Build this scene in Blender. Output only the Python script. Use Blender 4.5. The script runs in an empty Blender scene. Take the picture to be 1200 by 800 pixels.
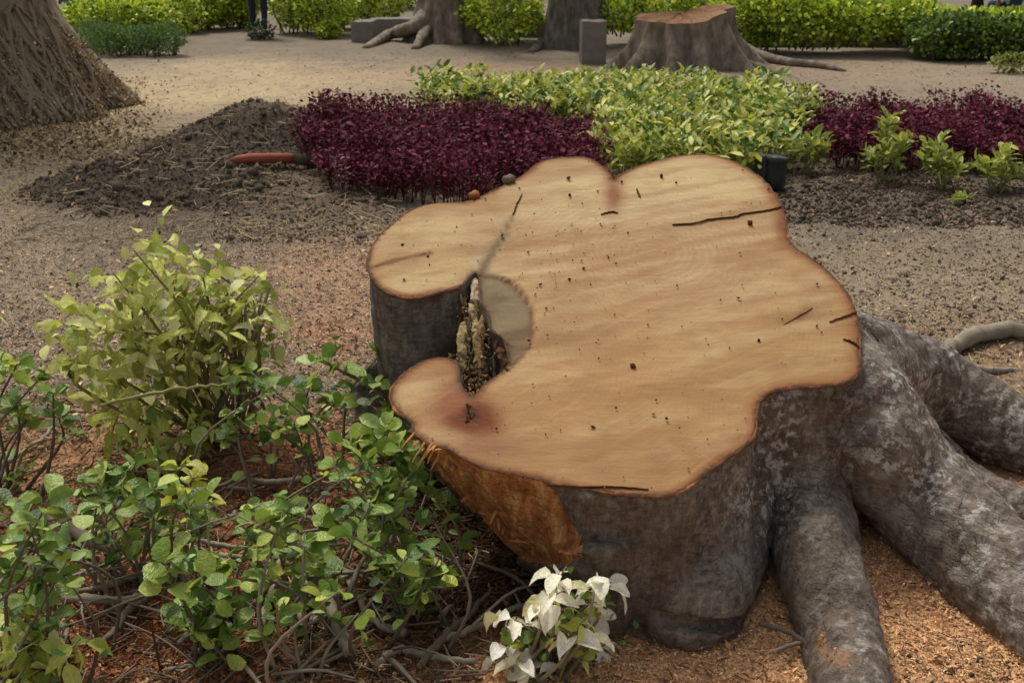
import bpy, bmesh, math, random
import numpy as np
from mathutils import Vector, Matrix
random.seed(7); rng = np.random.default_rng(7)
scene = bpy.context.scene
COL = scene.collection
# ------------------------------------------------------------------ camera, sky, sun, exposure
CH, PITCH, F = 1.70, math.radians(19.6), 1400.0
cam_d = bpy.data.cameras.new("camera"); cam = bpy.data.objects.new("camera", cam_d); COL.objects.link(cam)
cam.location = (0, 0, CH); cam.rotation_euler = (math.pi/2-PITCH, 0, 0)
cam_d.lens = F/1200*36; cam_d.sensor_width = 36; cam_d.clip_end = 500; cam_d.clip_start = 0.05
cam_d.dof.use_dof = True; cam_d.dof.focus_distance = 3.4; cam_d.dof.aperture_fstop = 9
scene.camera = cam
SUN_EL, SUN_AZ = math.radians(58), math.radians(-28)       # azimuth from +Y towards +X
w = bpy.data.worlds.new("World"); scene.world = w; w.use_nodes = True
nt = w.node_tree; bg = nt.nodes['Background']
sky = nt.nodes.new('ShaderNodeTexSky'); sky.sky_type = 'NISHITA'; sky.sun_disc = False
sky.sun_elevation = SUN_EL; sky.sun_rotation = SUN_AZ; sky.air_density = 1.0; sky.dust_density = 4.0; sky.ozone_density = 0.4
hsv = nt.nodes.new('ShaderNodeHueSaturation'); hsv.inputs['Saturation'].default_value = 0.42
nt.links.new(sky.outputs[0], hsv.inputs['Color']); nt.links.new(hsv.outputs[0], bg.inputs[0]); bg.inputs[1].default_value = 0.11
sd = bpy.data.lights.new("sun", 'SUN'); sun = bpy.data.objects.new("sun", sd); COL.objects.link(sun)
sd.energy = 1.7; sd.angle = math.radians(12); sd.color = (1.0, 0.965, 0.90)
sdir = Vector((math.sin(SUN_AZ)*math.cos(SUN_EL), math.cos(SUN_AZ)*math.cos(SUN_EL), math.sin(SUN_EL)))
sun.rotation_euler = sdir.to_track_quat('Z', 'Y').to_euler()
scene.view_settings.view_transform = 'Standard'; scene.view_settings.look = 'None'
scene.view_settings.exposure = 0.5; scene.view_settings.gamma = 1.0
scene.cycles.max_bounces = 8; scene.cycles.transparent_max_bounces = 6
# ------------------------------------------------------------------ surveying: photo pixel -> place
cp, sp = math.cos(PITCH), math.sin(PITCH)
def ray(px, py):
    a, b = (px-600)/F, (400-py)/F
    return np.array([a, cp+b*sp, -sp+b*cp])
def P(px, py, z=0.0):                                      # point at height z
    r = ray(px, py); t = (z-CH)/r[2]; return np.array([r[0]*t, r[1]*t, z])
def AT(px, py, Y):                                         # point at distance Y
    r = ray(px, py); t = Y/r[1]; return np.array([r[0]*t, Y, CH+r[2]*t])
TILT = math.radians(18); Y0, Z0 = 2.56, 0.40
def T(px, py):                                             # point on the tilted saw cut
    r = ray(px, py); k = math.tan(TILT)
    t = (Z0-Y0*k-CH)/(r[2]-k*r[1]); return np.array([r[0]*t, r[1]*t, CH+r[2]*t])
def proj(v):
    x, y, z = v[:, 0], v[:, 1], v[:, 2]-CH
    d = np.maximum(y*cp-z*sp, 0.05); u = y*sp+z*cp
    return 600+F*x/d, 400-F*u/d
# ------------------------------------------------------------------ numpy noise
_prm = np.random.default_rng(3).random(4096).astype(np.float64)
def _h(i, j, k=0):
    n = (i.astype(np.int64)*374761393 + j.astype(np.int64)*668265263 + (k*1274126177 if np.isscalar(k) else k.astype(np.int64)*1274126177))
    n = (n ^ (n >> 13))*1103515245; n = n ^ (n >> 16)
    return _prm[n & 4095]
def vn2(x, y, s=0):
    i, j = np.floor(x), np.floor(y); u, v = x-i, y-j; u = u*u*(3-2*u); v = v*v*(3-2*v)
    return ((_h(i, j, s)*(1-u)+_h(i+1, j, s)*u)*(1-v)+(_h(i, j+1, s)*(1-u)+_h(i+1, j+1, s)*u)*v)*2-1
def vn3(x, y, z):
    k = np.floor(z); w_ = z-k; w_ = w_*w_*(3-2*w_)
    i, j = np.floor(x), np.floor(y); u, v = x-i, y-j; u = u*u*(3-2*u); v = v*v*(3-2*v)
    def pl(kk): return (_h(i, j, kk)*(1-u)+_h(i+1, j, kk)*u)*(1-v)+(_h(i, j+1, kk)*(1-u)+_h(i+1, j+1, kk)*u)*v
    return (pl(k)*(1-w_)+pl(k+1)*w_)*2-1
def fbm2(x, y, o=4, s=0):
    r = 0; a = 1.0; t = 0
    for q in range(o): r = r+a*vn2(x*2**q+q*17.3, y*2**q-q*9.1, s+q); t += a; a *= .55
    return r/t
def fbm3(p, f, o=3):
    r = 0; a = 1.0; t = 0
    for q in range(o): g = f*2**q; r = r+a*vn3(p[:, 0]*g+q*7.7, p[:, 1]*g+3.1*q, p[:, 2]*g+q*1.7); t += a; a *= .55
    return r/t
def sm(a, b, x): t = np.clip((x-a)/(b-a), 0, 1); return t*t*(3-2*t)
def lin(r, g, b): return tuple(((c/255)/12.92 if c/255 < .04045 else (((c/255)+.055)/1.055)**2.4) for c in (r, g, b))
def blob(px, py, cx, cy, rx, ry, e=2): return np.exp(-(np.abs((px-cx)/rx)**e+np.abs((py-cy)/ry)**e))
# ------------------------------------------------------------------ mesh plumbing
def mk_mesh(name, V, Fc, mat=None, col=None, smooth=True, attrs=None):
    V = np.asarray(V, np.float32); me = bpy.data.meshes.new(name)
    if isinstance(Fc, np.ndarray):
        n, k = Fc.shape
        me.vertices.add(len(V)); me.vertices.foreach_set('co', V.ravel())
        me.loops.add(n*k); me.loops.foreach_set('vertex_index', Fc.astype(np.int32).ravel())
        me.polygons.add(n); me.polygons.foreach_set('loop_start', np.arange(0, n*k, k, dtype=np.int32))
        me.polygons.foreach_set('loop_total', np.full(n, k, np.int32))
        me.update(calc_edges=True)
    else:
        me.from_pydata([tuple(map(float, v)) for v in V], [], Fc)
    if smooth: me.polygons.foreach_set('use_smooth', np.ones(len(me.polygons), bool))
    if col is not None: put_attr(me, 'col', col)
    for k_, v_ in (attrs or {}).items(): put_attr(me, k_, v_)
    if mat: me.materials.append(mat)
    me.update(); return me
def put_attr(me, name, a):
    a = np.asarray(a, np.float32)
    if a.ndim == 1:
        at = me.attributes.new(name, 'FLOAT', 'POINT'); at.data.foreach_set('value', a)
    else:
        if a.shape[1] == 3: a = np.concatenate([a, np.ones((len(a), 1), np.float32)], 1)
        at = me.attributes.new(name, 'FLOAT_COLOR', 'POINT'); at.data.foreach_set('color', a.ravel())
def link(name, me, parent=None, label=None, cat=None, group=None, kind=None, loc=None):
    o = bpy.data.objects.new(name, me); COL.objects.link(o)
    if parent is not None: o.parent = parent
    if loc is not None: o.location = loc
    if label: o['label'] = label
    if cat: o['category'] = cat
    if group: o['group'] = group
    if kind: o['kind'] = kind
    return o
def thing(name, label, cat, loc, group=None): return link(name, None, None, label, cat, group, None, tuple(map(float, loc)))
def joinm(parts):
    V = []; Fc = []; n = 0
    for v, f in parts:
        V.append(np.asarray(v, float)); Fc += [tuple(int(i)+n for i in q) for q in f]; n += len(v)
    return np.concatenate(V), Fc
def tube(pts, rad, sides=8, squash=None, jit=0.0, cap=True):
    pts = np.asarray(pts, float); n = len(pts); rad = np.broadcast_to(np.asarray(rad, float), (n,))
    V = []; up = np.array([0.03, 0.07, 1.0])
    for i in range(n):
        t = pts[min(i+1, n-1)]-pts[max(i-1, 0)]; t = t/(np.linalg.norm(t)+1e-9)
        a = np.cross(t, up); 
        if np.linalg.norm(a) < .2: a = np.cross(t, np.array([0, 1, 0.1]))
        a /= np.linalg.norm(a); b = np.cross(a, t)
        for k in range(sides):
            th = 2*math.pi*k/sides; r = rad[i]*(1+(random.uniform(-jit, jit) if jit else 0))
            V.append(pts[i]+a*math.cos(th)*r+b*math.sin(th)*r*(squash or 1))
    Fc = [(i*sides+k, i*sides+(k+1) % sides, (i+1)*sides+(k+1) % sides, (i+1)*sides+k) for i in range(n-1) for k in range(sides)]
    if cap: Fc += [tuple(range(sides-1, -1, -1)), tuple((n-1)*sides+k for k in range(sides))]
    return np.array(V), Fc
def spline(pts, n):                                        # Catmull-Rom resample
    p = np.asarray(pts, float); p = np.vstack([2*p[0]-p[1], p, 2*p[-1]-p[-2]]); m = len(p)-3; out = []
    for s in np.linspace(0, m-1e-6, n):
        i = int(s); t = s-i; a, b, c, d = p[i:i+4]
        out.append(.5*((2*b)+(-a+c)*t+(2*a-5*b+4*c-d)*t*t+(-a+3*b-3*c+d)*t**3))
    return np.array(out)
def box(c, s, R=None):
    V = np.array([[x, y, z] for x in (-.5, .5) for y in (-.5, .5) for z in (-.5, .5)])*np.array(s)
    return V+np.array(c), [(0, 1, 3, 2), (4, 6, 7, 5), (0, 4, 5, 1), (2, 3, 7, 6), (0, 2, 6, 4), (1, 5, 7, 3)]
# ------------------------------------------------------------------ materials
def mat_new(name):
    m = bpy.data.materials.new(name); m.use_nodes = True; return m, m.node_tree, m.node_tree.nodes['Principled BSDF']
def N(nt_, t, **kw):
    n = nt_.nodes.new(t)
    for k, v in kw.items():
        if k.startswith('i_'): n.inputs[k[2:].replace('_', ' ')].default_value = v
        else: setattr(n, k, v)
    return n
def mixc(nt_, fac, a, b, mode='MIX'):
    n = nt_.nodes.new('ShaderNodeMix'); n.data_type = 'RGBA'; n.blend_type = mode
    for sock, v in ((n.inputs[0], fac), (n.inputs[6], a), (n.inputs[7], b)):
        if hasattr(v, 'links') or isinstance(v, bpy.types.NodeSocket): nt_.links.new(v, sock)
        elif isinstance(v, (int, float)): sock.default_value = v
        else: sock.default_value = (*v, 1)
    return n.outputs[2]
def ramp(nt_, src, stops):
    r = nt_.nodes.new('ShaderNodeValToRGB'); e = r.color_ramp.elements
    while len(e) < len(stops): e.new(.5)
    for q, (p_, c_) in zip(e, stops): q.position = p_; q.color = (*c_, 1) if not isinstance(c_, (int, float)) else (c_, c_, c_, 1)
    nt_.links.new(src, r.inputs[0]); return r.outputs[0]
def noise(nt_, vec, scale, det=4, rough=.6):
    n = N(nt_, 'ShaderNodeTexNoise'); n.inputs['Scale'].default_value = scale; n.inputs['Detail'].default_value = det; n.inputs['Roughness'].default_value = rough
    if vec is not None: nt_.links.new(vec, n.inputs['Vector'])
    return n.outputs[0]
def coord(nt_, scale=(1, 1, 1), which='Object'):
    tc = nt_.nodes.new('ShaderNodeTexCoord'); mp = nt_.nodes.new('ShaderNodeMapping'); mp.inputs['Scale'].default_value = scale
    nt_.links.new(tc.outputs[which], mp.inputs[0]); return mp.outputs[0]
def bump(nt_, bsdf, h, strength=.5, dist=.01, prev=None):
    b = nt_.nodes.new('ShaderNodeBump'); b.inputs['Strength'].default_value = strength; b.inputs['Distance'].default_value = dist
    nt_.links.new(h, b.inputs['Height'])
    if prev is not None: nt_.links.new(prev, b.inputs['Normal'])
    if bsdf is not None: nt_.links.new(b.outputs[0], bsdf.inputs['Normal'])
    return b.outputs[0]
def mat_attr(name, rough=.85, nscale=60, amp=.35, bscale=None, bdist=.004, spec=.25, transl=0.0):
    m, t, b = mat_new(name); a = N(t, 'ShaderNodeAttribute', attribute_name='col')
    nz = noise(t, coord(t), nscale, 3)
    f = ramp(t, nz, [(.25, 1-amp), (.75, 1+amp)])
    c = mixc(t, 1.0, a.outputs['Color'], f, 'MULTIPLY')
    t.links.new(c, b.inputs['Base Color']); b.inputs['Roughness'].default_value = rough; b.inputs['Specular IOR Level'].default_value = spec
    if bscale: bump(t, b, noise(t, coord(t), bscale, 5, .7), .8, bdist)
    if transl: add_transl(t, b, c, transl)
    return m
def add_transl(t, b, c, amt):
    tr = t.nodes.new('ShaderNodeBsdfTranslucent'); mx = t.nodes.new('ShaderNodeMixShader'); mx.inputs[0].default_value = amt
    if isinstance(c, bpy.types.NodeSocket): t.links.new(c, tr.inputs[0])
    out = t.nodes['Material Output']; t.links.new(b.outputs[0], mx.inputs[1]); t.links.new(tr.outputs[0], mx.inputs[2]); t.links.new(mx.outputs[0], out.inputs[0])
def mat_flat(name, c, rough=.7, amp=.25, nscale=30, bscale=None, bdist=.003, spec=.3, metal=0, stretch=(1, 1, 1)):
    m, t, b = mat_new(name); nz = noise(t, coord(t, stretch), nscale, 5)
    cc = mixc(t, nz, tuple(x*(1-amp) for x in c), tuple(min(1, x*(1+amp)) for x in c))
    t.links.new(cc, b.inputs['Base Color']); b.inputs['Roughness'].default_value = rough; b.inputs['Specular IOR Level'].default_value = spec; b.inputs['Metallic'].default_value = metal
    if bscale: bump(t, b, noise(t, coord(t, stretch), bscale, 5, .7), .9, bdist)
    return m
def mat_leaf(name, stops, rough=.42, transl=.28, vein=1.25, edge=None):
    """leaf blade: colour per leaf from the object's random number, paler midrib, blotches"""
    m, t, b = mat_new(name); oi = t.nodes.new('ShaderNodeObjectInfo')
    c = ramp(t, oi.outputs['Random'], stops)
    tc = t.nodes.new('ShaderNodeTexCoord'); sx = t.nodes.new('ShaderNodeSeparateXYZ'); t.links.new(tc.outputs['Object'], sx.inputs[0])
    ab = N(t, 'ShaderNodeMath', operation='ABSOLUTE'); t.links.new(sx.outputs[1], ab.inputs[0])
    rib = ramp(t, ab.outputs[0], [(.0, vein), (.03, 1.0)])
    c = mixc(t, 1.0, c, rib, 'MULTIPLY')
    if edge:
        f = ramp(t, ab.outputs[0], [(.05, 0.0), (.2, 1.0)]); nz0 = noise(t, coord(t, (1, 2, 1)), 5, 2)
        ff = N(t, 'ShaderNodeMath', operation='MULTIPLY'); t.links.new(f, ff.inputs[0]); t.links.new(ramp(t, nz0, [(.35, 0.0), (.6, 1.0)]), ff.inputs[1])
        c = mixc(t, ff.outputs[0], c, edge)
    nz = noise(t, coord(t), 6, 3); c = mixc(t, 1.0, c, ramp(t, nz, [(.3, .82), (.7, 1.15)]), 'MULTIPLY')
    t.links.new(c, b.inputs['Base Color']); b.inputs['Roughness'].default_value = rough; b.inputs['Specular IOR Level'].default_value = .4
    cv = coord(t, (1, 1, 1)); wv = N(t, 'ShaderNodeTexNoise'); wv.inputs['Scale'].default_value = 14; t.links.new(coord(t, (1, .5, 1)), wv.inputs['Vector'])
    bump(t, b, wv.outputs[0], .3, .02)
    add_transl(t, b, c, transl); return m
M = {}
M['ground'] = mat_attr('ground_soil', .95, 190, .45, 130, .006, .1)
M['chip'] = mat_attr('wood_chips', .85, 40, .2, None, .002, .15)
M['clod'] = mat_attr('soil_clods', 1.0, 120, .4, 160, .004, .03)
M['mass'] = mat_attr('bed_leaves', .5, 9, .15, None, .002, .35, .25)
M['crim'] = mat_attr('crimson_leaves', .65, 9, .15, None, .002, .12, .25)
M['twig'] = mat_flat('twig_bark', lin(136, 124, 104), .85, .6, 16, 90, .003)
M['twig_dark'] = mat_flat('dark_twig_bark', lin(100, 88, 72), .85, .4, 25, 90, .003)
M['stem_g'] = mat_flat('green_stem', lin(125, 120, 70), .7, .3, 20)
M['concrete'] = mat_flat('weathered_concrete', lin(120, 114, 104), .92, .35, 9, 70, .004)
M['pipe'] = mat_flat('orange_pipe', lin(158, 86, 66), .8, .35, 14, 60, .003)
M['bag'] = mat_flat('black_plastic', (.012, .013, .015), .38, .3, 10, 25, .01, .5)
M['wood_deb'] = mat_attr('rotten_wood', .95, 60, .45, 90, .006, .1)
# ------------------------------------------------------------------ terrain
def mound(x, y):
    def g(cx, cy, rx, ry, h, e=2): return h*np.exp(-(((x-cx)/rx)**2+((y-cy)/ry)**2)**(e/2))
    a = P(190, 225); b = P(270, 185); c = P(100, 232); d = P(320, 165)
    m = g(a[0], a[1], .66, .75, .16)+g(b[0], b[1]+.35, .55, .8, .24)+g(c[0], c[1], .35, .35, .07)+g(d[0], d[1]+.3, .4, .6, .10)
    return m
def H(x, y):
    x = np.asarray(x, float); y = np.asarray(y, float)
    h = .035*fbm2(x*.5, y*.5, 3)+.012*fbm2(x*2.2, y*2.2, 3, 5)
    m = mound(x, y); k = sm(.01, .12, m)
    h = h+m*(1+.22*fbm2(x*4, y*4, 3, 9))+k*.09*fbm2(x*6, y*6, 5, 11)
    far = sm(14, 40, y); h = h*(1-far)
    a = P(1010, 640); h = h+.05*np.exp(-(((x-a[0])/.35)**2+((y-a[1])/.3)**2))
    a = P(345, 330); h = h+.07*np.exp(-(((x-a[0])/.55)**2+((y-a[1])/.6)**2))
    # dug soil of the beds
    q = sm(6.2, 7.0, y)*(1-sm(8.2, 9.0, y))*sm(.9, 1.3, x); h = h+q*.035*fbm2(x*6, y*6, 3, 21)
    return h
def onG(px, py):
    p = P(px, py)
    for _ in range(3): p = P(px, py, float(H(p[0], p[1])))
    return p
SOIL, SOILG = np.array(lin(92, 80, 67)), np.array(lin(112, 102, 88))
TAN, RED, ORA, PATH, PINK = (np.array(lin(*c)) for c in ((178, 158, 122), (166, 92, 58), (214, 168, 122), (138, 124, 103), (146, 129, 107)))
def gcol(x, y, z):
    V = np.stack([x, y, z], 1); px, py = proj(V)
    n1 = fbm2(x*1.3, y*1.3, 4, 31); n2 = fbm2(x*5, y*5, 4, 37); n3 = fbm2(x*22, y*22, 3, 41)
    px = px+n1*45+n2*18; py = py+n1*18+n2*10
    c = np.tile(SOILG*1.15, (len(x), 1))
    def mix(f, q):
        nonlocal c
        f = np.clip(f, 0, 1)[:, None]; c = c*(1-f)+q*f
    mix(.5+.5*n2, PINK*.9)
    mix(sm(128, 100, py)*.85, PATH)                                   # far path
    mix(blob(px, py, 700, 84, 300, 16)*.5, np.array(lin(168, 134, 106)))
    mix(blob(px, py, 250, 112, 210, 18)*.9, TAN)
    mix(blob(px, py, 40, 165, 150, 55)*.85, TAN)
    mix(blob(px, py, 330, 92, 160, 14)*.6, TAN)
    mix(blob(px, py, 0, 330, 150, 120)*.45, PINK)
    mix(blob(px, py, 390, 330, 85, 62)*.8, np.array(lin(170, 136, 106)))
    mix(blob(px, py, 380, 395, 50, 24)*.35, RED*1.1)
    mix(blob(px, py, 190, 190, 150, 45)*.4+blob(px, py, 300, 235, 190, 40)*.95+sm(.03, .1, mound(x, y)), SOIL)
    mix(blob(px, py, 1080, 225, 260, 34)*.95, SOIL*.8)
    mix(blob(px, py, 1090, 300, 200, 45)*.35, SOIL)
    mix(blob(px, py, 1050, 340, 200, 50)*.4*(.5+n3), TAN)
    mix(blob(px, py, 1120, 415, 170, 40)*.8, np.array(lin(142, 112, 84)))
    mix(sm(75, 55, py)*.55, SOILG*.85)
    mix(sm(440, 520, py)*.9, np.array(lin(150, 112, 82)))
    mix(blob(px, py, 190, 720, 260, 110)*1.3*(.8+.5*n2), RED)
    mix(blob(px, py, 330, 560, 110, 60)*.9, RED*.9)
    mix(blob(px, py, 70, 560, 90, 60)*.8, np.array(lin(178, 138, 100)))
    mix(blob(px, py, 540, 620, 100, 75)*.95, np.array(lin(70, 52, 42)))  # shadow under the stump's front-left overhang, painted into the ground colour
    mix(sm(620, 720, px)*sm(560, 640, py), ORA*(1.0))
    mix(sm(420, 520, px)*sm(730, 780, py)*.9, ORA)
    mix(blob(px, py, 1080, 650, 80, 60)*.5, np.array(lin(150, 84, 50)))
    mix(blob(px, py, 1100, 780, 90, 30)*.35*(.5+n3*1.5), SOIL)
    # dark damp flecks
    mix(sm(.15, .5, n3)*.45, SOIL*.9); mix(sm(.3, .6, -n3)*.3*sm(100, 260, py), TAN)
    return c
def axis(stops):
    out = []
    for (a, b, s) in stops: out += list(np.arange(a, b, s))
    return np.array(out)
ys = axis([(-30, 0, 3), (0, 1.6, .2), (1.6, 5, .014), (5, 9.5, .022), (9.5, 20, .07), (20, 40, 1), (40, 300, 20)])
xs = axis([(-300, -20, 20), (-20, -6, .7), (-6, -4, .06), (-4, -1.6, .024), (-1.6, 1.6, .015), (1.6, 4, .024), (4, 6, .06), (6, 20, .7), (20, 300, 20)])
X, Yg = np.meshgrid(xs, ys); x, y = X.ravel(), Yg.ravel(); z = H(x, y)
z += np.where((y > 1.5) & (y < 9.6) & (np.abs(x) < 4), .004*fbm2(x*30, y*30, 3, 51), 0)
nx, ny = len(xs), len(ys); idx = np.arange(nx*ny).reshape(ny, nx)
Fq = np.stack([idx[:-1, :-1], idx[:-1, 1:], idx[1:, 1:], idx[1:, :-1]], -1).reshape(-1, 4)
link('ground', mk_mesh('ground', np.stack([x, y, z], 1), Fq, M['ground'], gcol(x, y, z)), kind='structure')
# ------------------------------------------------------------------ scatter engine (numpy)
def frames(D, U):
    D = D/np.linalg.norm(D, axis=1, keepdims=True); S = np.cross(U, D); S /= (np.linalg.norm(S, axis=1, keepdims=True)+1e-9)
    return np.stack([D, S, np.cross(D, S)], 2)             # columns: along, side, normal
def scatter(tv, tf, pos, D, U, size, cols):
    R = frames(D, U); k = len(tv); n = len(pos); size = np.broadcast_to(size, (n,)) if np.ndim(size) < 2 else size
    L = tv[None]*(size[:, None, None] if size.ndim == 1 else size[:, None, :])
    V = np.einsum('nij,nkj->nki', R, L)+pos[:, None]
    Fc = tf[None]+(np.arange(n)*k)[:, None, None]
    return V.reshape(-1, 3), Fc.reshape(-1, tf.shape[1]), np.repeat(cols, k, 0)
def rdir(n, up=0.0): d = rng.normal(size=(n, 3)); d[:, 2] += up; return d/np.linalg.norm(d, axis=1, keepdims=True)
Q_TV = np.array([[0, 0, 0], [.5, .5, .12], [1, 0, 0], [.5, -.5, .12]], float); Q_TF = np.array([[0, 1, 2, 3]])
L6_TV = np.array([[0, 0, 0], [.35, .22, .08], [.75, .16, .02], [1, 0, -.12], [.75, -.16, .02], [.35, -.22, .08], [.4, 0, .0], [.75, 0, -.04]], float)
L6_TF = np.array([[0, 6, 1], [1, 6, 7], [1, 7, 2], [2, 7, 3], [3, 7, 4], [4, 7, 6], [4, 6, 5], [5, 6, 0]])
R6_TV = L6_TV.copy(); R6_TV[:, 1] *= 1.7
C_TV = np.array([[1, 0, 0], [-1, 0, 0], [0, 1, 0], [0, -1, 0], [0, 0, .8], [0, 0, -.8]], float)*.5
C_TF = np.array([[0, 2, 4], [2, 1, 4], [1, 3, 4], [3, 0, 4], [2, 0, 5], [1, 2, 5], [3, 1, 5], [0, 3, 5]])
ST_TV = np.array([[0, .5, 0], [0, -.5, 0], [0, 0, .8], [1, .4, 0], [1, -.4, 0], [1, 0, .7]], float)
ST_TF = np.array([[0, 3, 4], [0, 4, 1], [1, 4, 5], [1, 5, 2], [2, 5, 3], [2, 3, 0]])
def gpts(n, x0, x1, y0, y1, pw=1.0):                        # points on the ground seen in a pixel window
    u = rng.uniform(x0, x1, n); v = y0+(y1-y0)*rng.random(n)**pw
    a, b = (u-600)/F, (400-v)/F; r = np.stack([a, cp+b*sp, -sp+b*cp], 1); t = -CH/r[:, 2]
    p = r*t[:, None]; p[:, 2] = H(p[:, 0], p[:, 1]); return p
def emit(name, label, cat, sets, mat):
    V = []; Fc = []; Cc = []; n = 0
    for v, f, c in sets: V.append(v); Fc.append(f+n); Cc.append(c); n += len(v)
    return link(name, mk_mesh(name, np.concatenate(V), np.concatenate(Fc), mat, np.concatenate(Cc), False), None, label, cat, None, 'stuff')
# sawdust flakes and chips
def chips(n, win, size, colf, flat=.35, asp=(1, .45, 1)):
    p = gpts(n, *win); p[:, 2] += .002+rng.random(n)*.004
    D = rng.normal(size=(n, 3)); D[:, 2] *= flat; U = rng.normal(size=(n, 3))*flat+[0, 0, 1]
    s = size*(0.4+rng.gamma(2, .4, n)); S = np.stack([s*asp[0], s*asp[1], s], 1)
    px, py = proj(p); c = colf(p, px, py, n)
    return scatter(Q_TV, Q_TF, p, D, U, S, c)
def cf_sand(p, px, py, n):
    g = gcol(p[:, 0], p[:, 1], p[:, 2]); lum = g.mean(1, keepdims=True); wgt = rng.random((n, 1))
    red = np.clip((g[:, :1]-g[:, 2:])*4, .15, 1.3)
    light = np.array(lin(205, 168, 122))*wgt+np.array(lin(182, 122, 78))*(1-wgt)
    k = rng.random((n, 1)); c = g*(.7+k*.7)
    return np.where(rng.random((n, 1)) < red*.5, light*(.5+.7*rng.random((n, 1))), c)
sets = [chips(80000, (-40, 1240, 240, 830), .008, cf_sand),
        chips(9000, (-40, 1240, 430, 830, .7), .012, cf_sand, .5, (1, .3, 1)),
        chips(30000, (-40, 520, 270, 520), .010, cf_sand),
        chips(60000, (600, 1240, 590, 830), .0052, lambda p, px, py, n: np.array(lin(228, 186, 138))*(.55+.75*rng.random((n, 1)))*np.array([1, .95, .9]), .5, (1, .5, 1)), chips(30000, (-40, 620, 520, 830), .007, lambda p, px, py, n: np.array(lin(192, 124, 78))*(.35+.8*rng.random((n, 1))), .5, (1, .45, 1)),
        chips(30000, (-60, 1260, 60, 260), .016, cf_sand, .3),
        chips(9000, (-40, 460, 260, 500), .013, lambda p, px, py, n: np.array(lin(206, 176, 136))*(.5+.7*rng.random((n, 1))), .5, (1, .4, 1)), chips(6000, (860, 1240, 260, 480), .011, lambda p, px, py, n: np.array(lin(196, 168, 124))*(.5+.7*rng.random((n, 1))), .5, (1, .4, 1)),
        chips(6000, (-40, 1240, 260, 500), .013, lambda p, px, py, n: np.array(lin(70, 58, 48))*(.5+.7*rng.random((n, 1))), .5, (1, .4, 1))]
emit('sawdust', 'loose sawdust and small wood flakes strewn over the bare ground', 'sawdust', sets, M['chip'])
# clods of soil
def clods(n, pts, size, base, sink=.3):
    s = size*(.25+.6*np.exp(rng.normal(0, .65, n))); s = np.minimum(s, size*4); p = pts.copy(); p[:, 2] += s*(.25-sink*.3)
    S = s[:, None]*rng.uniform(.6, 1.3, (n, 3)); c = base*(.55+.75*rng.random((n, 1)))
    return scatter(C_TV+rng.normal(0, .0, C_TV.shape), C_TF, p, rdir(n), rdir(n, .5), S, c)
def mpts(n):
    p = gpts(n*6, -40, 480, 120, 285); m = mound(p[:, 0], p[:, 1]); return p[(m > .035+.03*rng.random(len(m)))][:n]
mp = mpts(15000); sets = [clods(len(mp), mp, .010, SOIL*1.3), ]
p = mpts(1300); sets.append(clods(len(p), p, .028, SOIL*1.15))
p = gpts(5000, 250, 480, 180, 290); sets.append(clods(len(p), p, .012, SOIL*1.15))
p = gpts(9000, 900, 1260, 196, 262); sets.append(clods(len(p), p, .016, SOIL*.95))
p = gpts(5000, 900, 1260, 240, 420); sets.append(clods(len(p), p, .010, SOILG*.95))
p = gpts(3500, -40, 460, 260, 440); sets.append(clods(len(p), p, .007, SOILG))
p = gpts(260, 1060, 1200, 745, 815); sets.append(clods(len(p), p, .008, SOIL))
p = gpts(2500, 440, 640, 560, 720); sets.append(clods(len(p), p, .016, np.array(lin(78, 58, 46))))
emit('soil_clods', 'dark crumbly soil clods heaped in a mound and around the flower beds', 'soil', sets, M['clod'])
# straw / fine twig litter
def straw(n, win, ln, th, base):
    p = gpts(n, *win); p[:, 2] += .006+rng.random(n)*.012; D = rng.normal(size=(n, 3)); D[:, 2] *= .22
    l = ln*(.4+rng.random(n)); S = np.stack([l, np.full(n, th), np.full(n, th)], 1)
    return scatter(ST_TV, ST_TF, p, D, np.tile([0, 0, 1.], (n, 1))+rng.normal(0, .1, (n, 3)), S, np.array(base)*(.5+.9*rng.random((n, 1))))
sets = [straw(1800, (-20, 560, 470, 820), .075, .004, lin(120, 98, 74)), straw(500, (-20, 520, 480, 820), .14, .007, lin(104, 86, 70)),
        straw(500, (-20, 560, 480, 820), .05, .004, lin(190, 168, 130)), straw(800, (-20, 460, 240, 480), .06, .003, lin(110, 88, 70)),
        straw(900, (0, 460, 140, 290), .12, .006, lin(170, 150, 112)), straw(700, (880, 1240, 250, 480), .05, .003, lin(84, 68, 56)),
        straw(250, (880, 1240, 250, 480), .05, .0035, lin(180, 160, 124)), straw(500, (440, 640, 580, 740), .07, .005, lin(96, 72, 54)),
        straw(250, (660, 1240, 660, 820), .03, .003, lin(110, 70, 46))]
emit('dry_litter', 'dry straw bark shreds and thin twigs littering the ground', 'litter', sets, M['chip'])
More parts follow.
